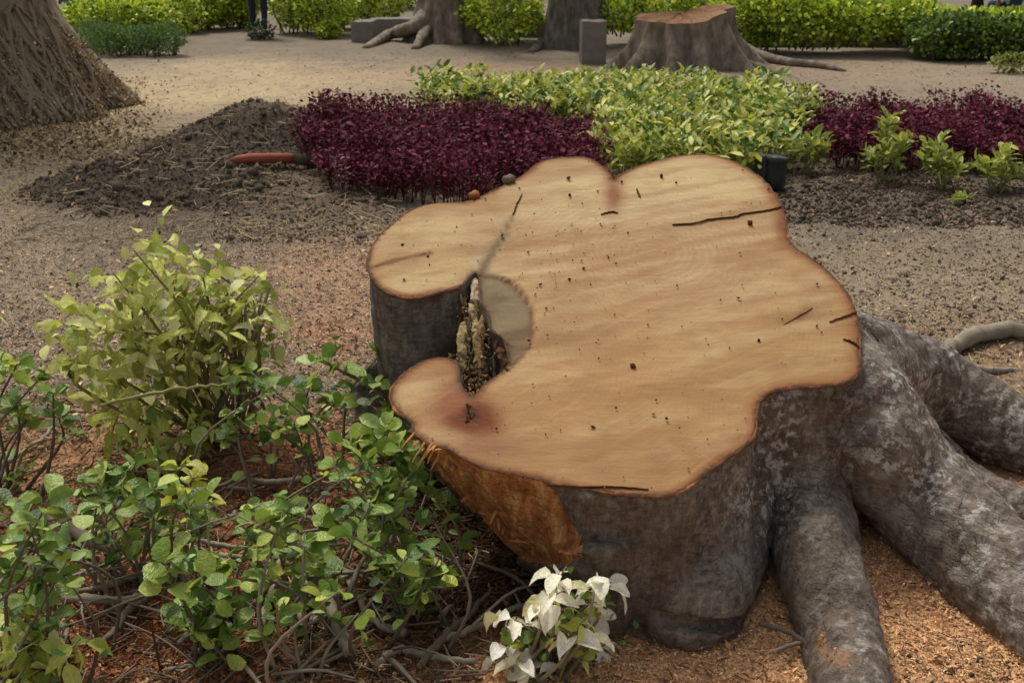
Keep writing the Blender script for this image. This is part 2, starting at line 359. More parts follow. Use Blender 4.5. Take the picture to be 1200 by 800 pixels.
# ------------------------------------------------------------------ main stump
OUT = [((455,462),(620,668)),((462,448),None),((480,432),None),((500,421),(590,640)),((522,419),None),((536,427),(592,625)),((538,440),None),((541,452),(590,620)),
 ((552,465),(600,620)),((566,450),None),((582,439),None),((596,424),(640,610)),((594,410),None),((590,396),None),((576,386),(620,590)),((571,366),None),((562,350),None),((561,325),(600,560)),
 ((557,318),None),((549,326),(572,560)),((542,334),None),((511,343),(545,575)),((478,348),None),((451,340),(500,560)),((433,320),(480,530)),((431,302),None),((440,281),(478,505)),((461,261),None),((481,246),(500,485)),
 ((508,238),None),((548,236),(548,465)),((569,227),None),((596,214),(590,455)),((616,202),None),((636,188),(640,450)),((663,184),None),((687,184),(690,440)),((704,193),None),((715,204),None),((719,215),(730,440)),((724,206),None),
 ((737,199),None),((760,191),(770,430)),((790,183),None),((825,181),(835,430)),((855,187),None),((885,203),(910,432)),((905,222),None),((917,243),(955,450)),((922,262),None),((925,280),(980,460)),((935,292),None),((955,305),(1010,475)),((975,322),None),
 ((992,343),(1040,510)),((1002,365),None),((1007,390),(1050,560)),((1006,420),None),((1003,438),(1015,625)),((990,447),None),((960,451),(965,665)),((930,453),None),((905,458),(915,668)),((890,470),(896,668)),((886,490),(890,690)),((884,510),(885,705)),((870,525),(876,738)),((850,537),(855,752)),
 ((828,552),(825,757)),((808,568),(800,758)),((790,577),(780,754)),((770,580),(760,748)),((740,578),(735,738)),((700,573),(700,728)),((660,568),(672,712)),((640,570),(655,700)),((618,563),(650,692)),((580,557),None),((557,550),(640,684)),((535,540),None),((519,530),None),((497,525),(632,680)),((476,508),(626,676)),((486,498),None),((474,488),None),((462,479),(622,672))]
def build_rings():
    n = len(OUT); top = np.array([T(*o[0]) for o in OUT]); keys = [i for i in range(n) if OUT[i][1]]
    base = np.zeros((n, 3))
    for a, b in zip(keys, keys[1:]+[keys[0]+n]):
        pa, pb = P(*OUT[a % n][1]), P(*OUT[b % n][1])
        for j in range(a, b+1): base[j % n] = pa+(pb-pa)*((j-a)/(b-a))
    m = n*5; cl = lambda A: spline(np.vstack([A, A[:1]]), m+1)[:-1]
    tp, bs = cl(top), cl(base)
    # soften the foot of the trunk
    for _ in range(6): bs = .5*bs+.25*(np.roll(bs, 1, 0)+np.roll(bs, -1, 0))
    return tp, bs
tp, bs = build_rings(); m = len(tp)
levels = [-.12, 0, .08, .2, .35, .5, .65, .8, .92, 1.0, 1.12]
RV = []
ppx, ppy = proj(tp)
notch = ((ppx < 668) & (ppy > 470)) | ((ppx < 560) & (ppy > 410))
for s in levels:
    z = s*tp[:, 2]; z = np.where(s > 1, tp[:, 2]+.06, z); q = np.clip(s, 0, 1)
    e_std = 1-(1-q)**2.2; e = np.where(notch, q**.85, e_std)
    xy = bs[:, :2]*(1-e[:, None])+tp[:, :2]*e[:, None]
    RV.append(np.column_stack([xy, z]))
RV = np.concatenate(RV); nl = len(levels)
RF = [(i*m+k, i*m+(k+1) % m, (i+1)*m+(k+1) % m, (i+1)*m+k) for i in range(nl-1) for k in range(m)]
RF += [tuple(range(m-1, -1, -1)), tuple((nl-1)*m+k for k in range(m))]
parts = [(RV, RF)]
def root(pts, rad, n=22, sq=None): 
    p = spline(pts, n); r = np.interp(np.linspace(0, 1, n), np.linspace(0, 1, len(rad)), rad)
    parts.append(tube(p, r, 16, sq))
root([AT(915,480,3.14), AT(928,540,3.06), AT(943,600,2.96), P(960,668,.10), P(986,750,.035), P(1005,850,-.01), P(1030,960,-.06)], [.15, .135, .12, .100, .088, .08, .07])         # front foot
root([P(950,440,.46)+[0, .12, 0], P(1015,505,.33), P(1065,568,.19), P(1130,635,.10), P(1215,715,.05), P(1320,800,.0), P(1480,900,-.06)], [.20, .17, .15, .14, .13, .12, .09])   # big right root
root([P(980,430,.45), P(1050,440,.30), P(1120,472,.17), P(1200,516,.08), P(1300,568,.02), P(1420,640,-.06)], [.16, .145, .12, .10, .085, .06])
root([P(1040,480,.26), P(1090,530,.11), P(1150,572,.04), P(1220,610,.015), P(1330,680,-.03)], [.09, .06, .045, .042, .03])
root([AT(825,540,2.98), AT(815,640,2.86), P(808,700,.06), P(804,738,-.02)], [.19, .19, .165, .12], sq=.9)                                            # bulging front toe
root([P(700,620,.25), P(712,690,.09), P(722,722,-.02)], [.14, .10, .07])
for a, b in (((700, 400, .45), (690, 425, .02)), ((850, 400, .45), (890, 410, .0)), ((470, 470, .2), (470, 505, 0))):
    A, B = P(*a), P(*b); root([A, (A+B)/2+[0, .05, 0], B, B+[0, .3, -.12]], [.16, .14, .10, .05])
V, Fc = joinm(parts); me = mk_mesh('stump_raw', V, Fc, None, None)
tmp = bpy.data.objects.new('tmp', me); COL.objects.link(tmp)
md = tmp.modifiers.new('r', 'REMESH'); md.mode = 'VOXEL'; md.voxel_size = .0065; md.use_smooth_shade = True
ms = tmp.modifiers.new('s', 'SMOOTH'); ms.factor = .5; ms.iterations = 14
dg = bpy.context.evaluated_depsgraph_get(); ev = tmp.evaluated_get(dg)
bm = bmesh.new(); bm.from_mesh(ev.to_mesh()); ev.to_mesh_clear(); bpy.data.objects.remove(tmp)
bm.normal_update()
C0 = np.array([v.co[:] for v in bm.verts]); Nn = np.array([v.normal[:] for v in bm.verts])
kt = math.tan(TILT); dpl = (Z0+(C0[:, 1]-Y0)*kt)-C0[:, 2]                # depth below the cut
fade = sm(0, .03, dpl)
# bark relief: lumps, vertical flutes, horizontal wrinkles low down
disp = .018*fbm3(C0, 5, 4)+.012*(1-2*np.abs(fbm3(C0*np.array([1, .55, 1]), 9, 2)))*sm(880, 1000, proj(C0)[0])+.004*fbm3(C0*np.array([1, 1, .35]), 24, 2)+.0035*fbm3(C0*np.array([.35, .35, 1.6])+.3, 30, 2)*sm(.35, .05, C0[:, 2])
ang = C0[:, 0]*9+fbm3(C0, 3, 2)*2
rb_ = C0@np.array([.75, -.6, -.15]); disp += .0045*(1-2*np.abs(fbm3(np.stack([rb_*34, C0[:, 1]*5, C0[:, 2]*5], 1), 1.0, 2)))*sm(990, 1080, proj(C0)[0])
disp += .007*(1-2*np.abs(fbm3(C0*np.array([1, 1, .5]), 13, 3)))*sm(.6, .35, C0[:, 2])
disp += .006*np.sin(ang*2.2)*sm(.1, .35, C0[:, 2])*fade
ppx, ppy = proj(C0)
def inpoly(px, py, poly):
    r = np.zeros(len(px), bool); n = len(poly)
    for i in range(n):
        x1, y1 = poly[i]; x2, y2 = poly[(i+1) % n]
        c = ((y1 > py) != (y2 > py)) & (px < (x2-x1)*(py-y1)/(y2-y1+1e-9)+x1); r ^= c
    return r
NP = [(440, 470), (480, 506), (560, 545), (645, 565), (662, 592), (682, 628), (684, 652), (655, 664), (600, 660), (520, 600), (440, 540)]
wob = fbm3(C0, 14, 3)*9
nm = inpoly(ppx+wob, ppy+wob, NP) & (C0[:, 1] < 3.05) & (Nn[:, 1] < .25) & (dpl > -.02)
disp = np.where(nm, -.016+.005*fbm3(C0*np.array([1, 1, .3]), 30, 3), disp)
Cn = C0+Nn*disp[:, None]*np.where(nm, 1, np.clip(fade+.25, 0, 1))[:, None]
for v, c in zip(bm.verts, Cn): v.co = c
bm.verts.layers.float.new('notch'); ln = bm.verts.layers.float['notch']
for v, q in zip(bm.verts, nm): v[ln] = float(q)
pn = Vector((0, -math.sin(TILT), math.cos(TILT))); po = Vector((0, Y0, Z0))
g = bmesh.ops.bisect_plane(bm, geom=bm.verts[:]+bm.edges[:]+bm.faces[:], plane_co=po, plane_no=pn, clear_outer=True, dist=1e-5)
cut_edges = [e for e in g['geom_cut'] if isinstance(e, bmesh.types.BMEdge) and e.is_boundary]
bnd = [(e.verts[0].co.copy(), e.verts[1].co.copy()) for e in cut_edges]
bme = bpy.data.meshes.new('stump_bark'); bm.to_mesh(bme); bm.free()
bme.polygons.foreach_set('use_smooth', np.ones(len(bme.polygons), bool))
BV = np.zeros(len(bme.vertices)*3); bme.vertices.foreach_get('co', BV); BV = BV.reshape(-1, 3)
bpx, bpy_ = proj(BV); nz = fbm3(BV, 45, 3); nz2 = fbm3(BV, 9, 3)
lich = np.clip(blob(bpx, bpy_, 915, 520, 34, 75)*1.1+blob(bpx, bpy_, 885, 590, 60, 55)*.7+blob(bpx, bpy_, 1090, 500, 60, 70)*.35, 0, 1.2)
top_l = sm(940, 1040, bpx)*sm(-.2, .4, nz2)*.75
put_attr(bme, 'rmask', sm(985, 1050, bpx+nz2*30)*sm(.62, .45, BV[:, 2]))
put_attr(bme, 'lich', np.clip(lich+top_l, 0, 1))
dust = np.clip(blob(bpx, bpy_, 985, 772, 16, 12)+blob(bpx, bpy_, 963, 755, 9, 20)+0, 0, 1)
for (ax_, ay_, bx_, by_) in ((1085, 517, 1200, 577), (1092, 545, 1200, 612)):
    t_ = np.clip(((bpx-ax_)*(bx_-ax_)+(bpy_-ay_)*(by_-ay_))/((bx_-ax_)**2+(by_-ay_)**2), 0, 1.6); dd = np.hypot(bpx-ax_-t_*(bx_-ax_), bpy_-ay_-t_*(by_-ay_)); pass
dust = np.maximum(dust, sm(.035, .0, BV[:, 2]-H(BV[:, 0], BV[:, 1])+nz*.02)*.9*sm(640, 700, bpx))
dust = sm(.4, .75, dust+nz*.45+fbm3(BV, 110, 2)*.3); put_attr(bme, 'dust', dust*.45)
# bark material
mm, t, b = mat_new('ficus_bark')
oc = coord(t); wr = coord(t, (1, 1, 3.2)); st = coord(t, (1, 1, .35))
n1 = noise(t, oc, 5, 5); n2 = noise(t, wr, 22, 6, .7); n3 = noise(t, st, 60, 5, .7); n4 = noise(t, oc, 110, 3)
ra = N(t, 'ShaderNodeAttribute', attribute_name='rmask'); rt_m = t.nodes.new('ShaderNodeMapping'); rt_m.vector_type = 'TEXTURE'; rt_m.inputs['Rotation'].default_value = (0, math.radians(12), math.radians(-38)); rt_m.inputs['Scale'].default_value = (5, 1, 1); t.links.new(oc, rt_m.inputs[0])
n3r = noise(t, rt_m.outputs[0], 60, 5, .75); mxr = t.nodes.new('ShaderNodeMix'); mxr.data_type = 'FLOAT'; t.links.new(ra.outputs['Fac'], mxr.inputs[0]); t.links.new(n3, mxr.inputs[2]); t.links.new(n3r, mxr.inputs[3]); n3 = mxr.outputs[0]
n2r = noise(t, rt_m.outputs[0], 24, 5, .7); mxq = t.nodes.new('ShaderNodeMix'); mxq.data_type = 'FLOAT'; t.links.new(ra.outputs['Fac'], mxq.inputs[0]); t.links.new(n2, mxq.inputs[2]); t.links.new(n2r, mxq.inputs[3]); n2 = mxq.outputs[0]
c = ramp(t, n1, [(.25, lin(76, 63, 52)), (.5, lin(106, 91, 76)), (.75, lin(138, 126, 110))])
c = mixc(t, 1.0, c, ramp(t, n3, [(.32, .5), (.68, 1.5)]), 'MULTIPLY')
c = mixc(t, 1.0, c, ramp(t, n2, [(.35, .7), (.62, 1.2)]), 'MULTIPLY')
la = N(t, 'ShaderNodeAttribute', attribute_name='lich'); da = N(t, 'ShaderNodeAttribute', attribute_name='dust'); na = N(t, 'ShaderNodeAttribute', attribute_name='notch')
ad = N(t, 'ShaderNodeMath', operation='MULTIPLY'); t.links.new(la.outputs['Fac'], ad.inputs[0])
t.links.new(ramp(t, noise(t, oc, 38, 4, .7), [(.5, 0.0), (.6, 1.0)]), ad.inputs[1])
c = mixc(t, ad.outputs[0], c, lin(190, 184, 172))
gl = N(t, 'ShaderNodeMath', operation='MULTIPLY'); t.links.new(ramp(t, noise(t, coord(t, (1, 1, .6)), 26, 5, .75), [(.5, 0.0), (.7, .55)]), gl.inputs[0]); gl.inputs[1].default_value = 1
c = mixc(t, gl.outputs[0], c, lin(158, 152, 142))
c = mixc(t, ramp(t, noise(t, oc, 7, 4, .6), [(.6, 0.0), (.75, .5)]), c, lin(58, 48, 42))
c = mixc(t, da.outputs['Fac'], c, lin(176, 126, 84))
wn = noise(t, coord(t, (1, 1, .25)), 30, 4)
wn2 = noise(t, coord(t, (2.2, 2.2, .5)), 46, 5, .75); wc = ramp(t, wn, [(.3, lin(142, 86, 44)), (.5, lin(196, 128, 72)), (.68, lin(230, 180, 120))]); wc = mixc(t, 1.0, wc, ramp(t, wn2, [(.35, .6), (.65, 1.25)]), 'MULTIPLY')
c = mixc(t, ramp(t, na.outputs['Fac'], [(.4, 0.0), (.6, 1.0)]), c, wc)
t.links.new(c, b.inputs['Base Color']); b.inputs['Roughness'].default_value = .72; b.inputs['Specular IOR Level'].default_value = .35
vo = N(t, 'ShaderNodeTexVoronoi', feature='DISTANCE_TO_EDGE'); vo.inputs['Scale'].default_value = 16; dv = t.nodes.new('ShaderNodeMix'); dv.data_type = 'VECTOR'; dv.inputs[0].default_value = .12
nzv = N(t, 'ShaderNodeTexNoise'); nzv.inputs['Scale'].default_value = 12; t.links.new(oc, nzv.inputs['Vector']); t.links.new(wr, dv.inputs[4]); t.links.new(nzv.outputs['Color'], dv.inputs[5]); t.links.new(dv.outputs[1], vo.inputs['Vector'])
ck = ramp(t, vo.outputs['Distance'], [(0.0, 0.0), (.05, 1.0)]); ckm = ramp(t, noise(t, oc, 4, 3), [(.42, 1.0), (.58, 0.0)])
ckx = N(t, 'ShaderNodeMath', operation='MAXIMUM'); t.links.new(ck, ckx.inputs[0]); t.links.new(ckm, ckx.inputs[1])
c = mixc(t, 1.0, c, ramp(t, ckx.outputs[0], [(0, .45), (.6, 1.0)]), 'MULTIPLY'); t.links.new(c, b.inputs['Base Color'])
pb = bump(t, None, ckx.outputs[0], .6, .006); pb = bump(t, None, n2, 1.0, .016, pb); pb = bump(t, None, n3, 1.0, .009, pb); bump(t, b, n4, .8, .004, pb)
M['bark'] = mm; bme.materials.append(mm)
sbase = onG(800, 700)
stump = thing('tree_stump', 'massive freshly sawn stump with broad tilted orange cut face, nearest the camera', 'tree stump', (sbase[0], 3.2, 0))
def sub(name, me, parent=stump, label=None, kind=None):
    me.transform(Matrix.Translation(-Vector(parent.location))); return link(name, me, parent, label, None, None, kind)
# material texture coordinates stay in metres whatever the origin
sub('bark', bme)
ki = np.where(dust > .5)[0]; ki = rng.choice(ki, min(len(ki), 9000)); n = len(ki)
emit('sawdust', 'orange sawdust flakes clinging to the feet of the big stump', 'sawdust', [scatter(Q_TV, Q_TF, BV[ki]+rng.normal(0, .003, (n, 3))+[0, 0, .003], rdir(n), rdir(n, 1), .008*(.4+rng.random(n)), np.array(lin(200, 150, 104))*(.6+.6*rng.random((n, 1))))], M['chip'])
# saw-cut face
bm = bmesh.new(); vm = {}
def gv(c):
    k = (round(c.x*1e5), round(c.y*1e5), round(c.z*1e5))
    if k not in vm: vm[k] = bm.verts.new(c)
    return vm[k]
es = []
for a, c_ in bnd:
    va, vb = gv(a), gv(c_)
    if va is not vb:
        e = bm.edges.get((va, vb)) or bm.edges.new((va, vb)); es.append(e)
bmesh.ops.triangle_fill(bm, use_beauty=True, use_dissolve=False, edges=es, normal=pn)
bd = np.array([((a+c_)/2)[:] for a, c_ in bnd])
ax_v = Vector((0, math.cos(TILT), math.sin(TILT)))
vs = np.array([v.co[:] for v in bm.verts]); U0, U1 = vs[:, 0].min(), vs[:, 0].max(); W = (vs-np.array(po))@np.array(ax_v)
for u in np.arange(U0+.005, U1, .014): bmesh.ops.bisect_plane(bm, geom=bm.verts[:]+bm.edges[:]+bm.faces[:], plane_co=(u, 0, 0), plane_no=(1, 0, 0), dist=1e-5)
for q in np.arange(W.min()+.005, W.max(), .014): bmesh.ops.bisect_plane(bm, geom=bm.verts[:]+bm.edges[:]+bm.faces[:], plane_co=po+ax_v*float(q), plane_no=ax_v, dist=1e-5)
bm.normal_update()
for f in bm.faces:
    if f.normal.dot(pn) < 0: f.normal_flip()
fme = bpy.data.meshes.new('sawn_face'); bm.to_mesh(fme); bm.free()
FV = np.zeros(len(fme.vertices)*3); fme.vertices.foreach_get('co', FV); FV = FV.reshape(-1, 3)
edge = np.concatenate([np.sqrt(((ch[:, None]-bd[None])**2).sum(2)).min(1) for ch in np.array_split(FV, 40)])
edge = np.where(edge < .006, 0, edge)
fu, fw = FV[:, 0], (FV-np.array(po))@np.array(ax_v); fx, fy = proj(FV)
rel = .0035*fbm2(fu*5, fw*5, 3, 61)+.0012*fbm2(fu*4+fw*2, (fw-fu*.3)*22, 3, 63)
rel += -.006*sm(.012, .0, edge)+.004*sm(560, 500, fx)*sm(360, 300, fy)
hm0 = sm(60, 57.5, np.sqrt((fx-566)**2+((fy-380)/1.02)**2)+fbm2(fu*30, fw*30, 2, 64)*2.5)*sm(320, 324, fy)*sm(556, 560, fx)
rel *= sm(0, .02, edge); rel += -.009*hm0*sm(0, .01, edge)
FV2 = FV+np.array(pn)*rel[:, None]
fme.vertices.foreach_set('co', FV2.astype(np.float32).ravel()); fme.update(); fme.polygons.foreach_set('use_smooth', np.ones(len(fme.polygons), bool))
w1 = fbm2(fu*2.2, fw*2.2, 4, 71); w2 = fbm2(fu*8, fw*8, 4, 73); w3 = fbm2((fu*.95+fw*.3)*3, (fw*.95-fu*.3)*26, 3, 75)
cw = np.tile(np.array(lin(196, 152, 108)), (len(FV), 1))
def mixf(f, q):
    global cw
    f = np.clip(f, 0, 1)[:, None]; cw = cw*(1-f)+np.array(q)*f
mixf(blob(fx, fy, 720, 470, 260, 90)*.6+w1*.3, lin(208, 152, 96)); mixf(sm(.0, .6, w1)*.45, lin(188, 140, 98))
mixf(blob(fx+w1*40, fy+w1*20, 480, 285, 90, 50)*.85, lin(218, 182, 128)); mixf(blob(fx, fy+w2*14, 690, 205, 70, 30)*1., lin(222, 190, 140))
mixf(blob(fx, fy+w2*14, 820, 215, 90, 26)*1., lin(224, 190, 138)); mixf(blob(fx, fy+w2*16, 730, 255, 130, 18)*.8, lin(226, 194, 148))
mixf(blob(fx, fy, 930, 400, 70, 70)*.35, lin(206, 164, 104)); mixf(blob(fx, fy, 660, 330, 120, 40)*.4, lin(196, 150, 104))
mixf(sm(.05, .008, edge+w2*.01)*.55, lin(186, 122, 74)); 
mixf(sm(.05, .25, w3)*.4, lin(172, 120, 76)); mixf(sm(.1, .35, -w3)*.35, lin(226, 190, 144))
mixf(blob(fx+w2*12, fy+w2*8, 548, 486, 28, 19)*2.2, lin(140, 54, 24)); mixf(blob(fx+w2*12, fy, 530, 460, 24, 22)*.8, lin(176, 106, 72))
mixf(blob(fx, fy, 719, 225, 12, 22)*.7, lin(168, 98, 60)); mixf(blob(fx, fy, 560, 510, 60, 16)*.45*(.6+w3), lin(170, 108, 78)); mixf(blob(fx+w2*20, fy+w2*8, 575, 525, 45, 14)*.5, lin(168, 112, 86))
mixf(blob(fx, fy, 930, 375, 26, 9)*.6*sm(-.2, .4, w3), lin(140, 102, 56)); mixf(blob(fx, fy, 690, 520, 120, 8)*.3, lin(166, 124, 86))
hm = hm0
mixf(hm*.9, np.array(lin(172, 142, 104))); mixf(hm*sm(0, .4, w3)*.7, lin(138, 110, 78)); mixf(hm*sm(0, .4, w2)*.4, lin(120, 92, 62)); rr0 = np.sqrt((fx-566)**2+((fy-380)/1.02)**2); mixf(np.exp(-((rr0-58)/2.2)**2)*sm(320, 330, fy)*sm(440, 425, fy)*sm(566, 572, fx)*.7, lin(150, 98, 60))
mixf(blob(fx+w2*10, fy, 590, 268, 6, 30)*.5+blob(fx+w2*10, (fy), 562, 312, 12, 20)*.8, lin(196, 172, 140))
def pdist(pts):
    r = np.full(len(fx), 1e9)
    for (a, b_), (c_, d_) in zip(pts[:-1], pts[1:]):
        q = np.clip(((fx-a)*(c_-a)+(fy-b_)*(d_-b_))/((c_-a)**2+(d_-b_)**2), 0, 1); r = np.minimum(r, np.hypot(fx-a-q*(c_-a), fy-b_-q*(d_-b_)))
    return r
dd = pdist([(606, 240), (590, 275), (572, 305), (560, 325), (556, 345)])+w2*6; mixf(sm(11, 4, dd)*.75*sm(235, 300, fy), lin(198, 166, 124)); mixf(sm(4, 1, dd)*.5, lin(140, 112, 84))
mixf(sm(6, 2, pdist([(540, 447), (556, 462), (560, 475)])+w2*3)*.5, lin(160, 100, 66))
mixf(sm(.05, .5, w1)*.45, lin(176, 128, 80)); mixf(blob(fx+w1*60, fy, 690, 400, 150, 50)*.5, lin(188, 142, 94))
w4 = fbm2(fu*14, fw*14, 3, 77); w5 = fbm2(fu*3.4+fw*2, fw*11-fu*3.5, 4, 79)
mixf(sm(.1, .45, w5)*.38, np.array(lin(160, 108, 62))); mixf(sm(.1, .45, -w5)*.3, lin(222, 186, 134)); mixf(sm(.12, .5, w4)*.22, np.array(lin(150, 104, 62)))
mixf(sm(.022, .006, edge+w2*.012+w4*.008)*.75, lin(140, 74, 34)); mixf(sm(.05, .015, edge+w2*.02)*.35*sm(700, 900, fx), lin(150, 86, 44))
mixf(hm*.85, np.array(lin(138, 116, 86))); mixf(hm*sm(0, .35, w5)*.6, lin(104, 80, 54)); mixf(hm*sm(.0, .4, w4)*.4, lin(90, 66, 44)); mixf(np.exp(-((rr0-58)/2.4)**2)*sm(320, 330, fy)*sm(450, 425, fy)*sm(566, 572, fx)*.75, lin(112, 66, 36))
mixf(sm(10, 4, dd+w4*4)*.8*sm(245, 300, fy), lin(150, 122, 88)); mixf(sm(5, 1, dd+w4*5)*.6*sm(225, 260, fy), lin(96, 68, 44))
mixf(blob(fx+w2*14+w4*6, fy+w2*9, 548, 487, 25, 17)*1.9, lin(124, 60, 22)); mixf(blob(fx+w4*6, fy+w4*6, 550, 484, 10, 8)*1.2, lin(72, 24, 12)); mixf(blob(fx+w2*12, fy+w4*6, 522, 462, 20, 20)*.6, lin(150, 82, 50)); mixf(blob(fx, fy, 540, 452, 12, 10)*.9, lin(140, 92, 66))
mixf(blob(fx+w4*5, fy, 719, 228, 9, 20)*.9, lin(146, 86, 46)); mixf(blob(fx+w4*6, fy, 920, 262, 9, 22)*.8, lin(140, 70, 36)); mixf(blob(fx+w2*30, fy+w4*8, 575, 524, 40, 11)*.6, lin(148, 90, 66))
mixf(blob(fx+w4*10, fy+w4*10+(fx-935)*.5, 935, 376, 22, 9)*.8*sm(-.3, .3, w3), lin(110, 78, 38)); mixf(sm(3.2, 1, pdist([(436, 314), (470, 305), (505, 298)])+w4*2)*.8, lin(120, 72, 38))  # olive mark; then the left lobe's saw-step shadow painted as a dark line
mixf(blob(fx+w4*10, fy, 640, 400, 45, 12)*.4, lin(150, 104, 66)); mixf(sm(.004, .001, np.abs(np.abs(w5)-.2))*.0, lin(120, 80, 40))
mixf(sm(.0045, .0015, edge)*.9, lin(80, 52, 34))
put_attr(fme, 'col', cw*np.array([.68, .735, .70])); put_attr(fme, 'edge', edge); put_attr(fme, 'pos', np.stack([fu, fw, hm], 1))
mm, t, b = mat_new('fresh_cut_wood')
ca = N(t, 'ShaderNodeAttribute', attribute_name='col'); ea = N(t, 'ShaderNodeAttribute', attribute_name='edge'); pa = N(t, 'ShaderNodeAttribute', attribute_name='pos')
wn = noise(t, pa.outputs['Vector'], 5, 3)
m1 = N(t, 'ShaderNodeMath', operation='MULTIPLY_ADD'); t.links.new(wn, m1.inputs[0]); m1.inputs[1].default_value = .05; t.links.new(ea.outputs['Fac'], m1.inputs[2])
m2 = N(t, 'ShaderNodeMath', operation='MULTIPLY'); t.links.new(m1.outputs[0], m2.inputs[0]); m2.inputs[1].default_value = 420
m3 = N(t, 'ShaderNodeMath', operation='SINE'); t.links.new(m2.outputs[0], m3.inputs[0])
ringm = ramp(t, m3.outputs[0], [(0.0, .975), (.9, 1.015)])
c = mixc(t, 1.0, ca.outputs['Color'], ringm, 'MULTIPLY')
mp_ = t.nodes.new('ShaderNodeMapping'); mp_.inputs['Rotation'].default_value = (0, 0, -.35); mp_.inputs['Scale'].default_value = (2.2, 13, 1); t.links.new(pa.outputs['Vector'], mp_.inputs[0])
s1 = noise(t, mp_.outputs[0], 5, 5, .7); mpb = t.nodes.new('ShaderNodeMapping'); mpb.inputs['Rotation'].default_value = (0, 0, -.3); mpb.inputs['Scale'].default_value = (3, 90, 1); t.links.new(pa.outputs['Vector'], mpb.inputs[0])
s2 = noise(t, mpb.outputs[0], 4, 4, .7)
mpr = t.nodes.new('ShaderNodeMapping'); mpr.inputs['Location'].default_value = (-.42, -1.05, 0); mpr.inputs['Scale'].default_value = (1, 1, 0); t.links.new(pa.outputs['Vector'], mpr.inputs[0])
wvr = N(t, 'ShaderNodeTexWave', wave_type='RINGS', rings_direction='SPHERICAL'); t.links.new(mpr.outputs[0], wvr.inputs[0]); wvr.inputs['Scale'].default_value = 14; wvr.inputs['Distortion'].default_value = 5; wvr.inputs['Detail'].default_value = 2; wvr.inputs['Detail Scale'].default_value = 1.5
lg = t.nodes.new('ShaderNodeVectorMath'); lg.operation = 'LENGTH'; t.links.new(mpr.outputs[0], lg.inputs[0])
rm = N(t, 'ShaderNodeMath', operation='MULTIPLY'); t.links.new(ramp(t, lg.outputs['Value'], [(.1, .30), (.5, .06)]), rm.inputs[0]); t.links.new(wvr.outputs['Fac'], rm.inputs[1])
c = mixc(t, rm.outputs[0], c, lin(150, 104, 62))
for (lc, scw, rt0) in (((-1.9, 1.6, 0), 5, .04),):
    mpa = t.nodes.new('ShaderNodeMapping'); mpa.inputs['Location'].default_value = lc; mpa.inputs['Scale'].default_value = (1, 1, 0); t.links.new(pa.outputs['Vector'], mpa.inputs[0])
    wva = N(t, 'ShaderNodeTexWave', wave_type='RINGS', rings_direction='SPHERICAL'); t.links.new(mpa.outputs[0], wva.inputs[0]); wva.inputs['Scale'].default_value = scw; wva.inputs['Distortion'].default_value = 2.5; wva.inputs['Detail'].default_value = 3; wva.inputs['Detail Scale'].default_value = .6
    mk = N(t, 'ShaderNodeMath', operation='MULTIPLY'); t.links.new(ramp(t, wva.outputs['Fac'], [(.86, 0.0), (1, rt0*2)]), mk.inputs[0]); t.links.new(ramp(t, noise(t, pa.outputs['Vector'], 3.3, 2), [(.45, 0.0), (.6, 1.0)]), mk.inputs[1])
    c = mixc(t, mk.outputs[0], c, lin(216, 186, 140))
c = mixc(t, 1.0, c, ramp(t, s1, [(.3, .88), (.7, 1.1)]), 'MULTIPLY'); c = mixc(t, 1.0, c, ramp(t, s2, [(.3, .94), (.7, 1.06)]), 'MULTIPLY')
g1 = noise(t, pa.outputs['Vector'], 260, 3, .8); c = mixc(t, 1.0, c, ramp(t, g1, [(.3, .86), (.7, 1.12)]), 'MULTIPLY')
c = mixc(t, ramp(t, noise(t, pa.outputs['Vector'], 75, 2, .5), [(.70, 0.0), (.76, .55)]), c, lin(120, 84, 54))
t.links.new(c, b.inputs['Base Color']); b.inputs['Roughness'].default_value = .78; b.inputs['Specular IOR Level'].default_value = .2
pb = bump(t, None, s1, .5, .003); pb = bump(t, None, s2, .6, .0015, pb); bump(t, b, g1, .5, .0012, pb)
fme.materials.append(mm); M['cut'] = mm
sub('sawn_face', fme)
ke = {}; 
for a, c_ in bnd:
    ka = tuple(round(q, 5) for q in a); kc = tuple(round(q, 5) for q in c_)
    if ka != kc: ke.setdefault(ka, []).append(kc); ke.setdefault(kc, []).append(ka)
seen = set(); loops = []
for k0 in ke:
    if k0 in seen: continue
    lp = [k0]; seen.add(k0)
    while True:
        nx_ = [q for q in ke[lp[-1]] if q not in seen]
        if not nx_: break
        lp.append(nx_[0]); seen.add(nx_[0])
    loops.append(lp)
lp = np.array(max(loops, key=len)+[max(loops, key=len)[0]]); L_ = np.concatenate([[0], np.cumsum(np.linalg.norm(np.diff(lp, axis=0), axis=1))]); q_ = np.linspace(0, L_[-1], int(L_[-1]/.006)); rp = np.stack([np.interp(q_, L_, lp[:, a]) for a in range(3)], 1)
rp -= np.array(pn)*.0045; rpx, rpy = proj(rp); nr = fbm3(rp, 35, 3); rr_ = np.clip(.0052+.004*nr, .001, .012)*np.where((rpx < 640) & (rpy > 500), .4, 1)*np.where((rpx < 604) & (rpx > 537) & (rpy > 312) & (rpy < 470), .3, 1)
v_, f_ = tube(rp, rr_, 8, .8, .22, cap=False)
cr = np.array(lin(104, 70, 46))*(1+.5*fbm3(v_, 60, 3))[:, None]+np.array(lin(176, 112, 66))*np.clip(fbm3(v_, 14, 2)*1.1, 0, .8)[:, None]
sub('bark_rim', mk_mesh('bark_rim', v_, f_, M['wood_deb'], cr), label='thin ragged brown bark edge round the saw cut')
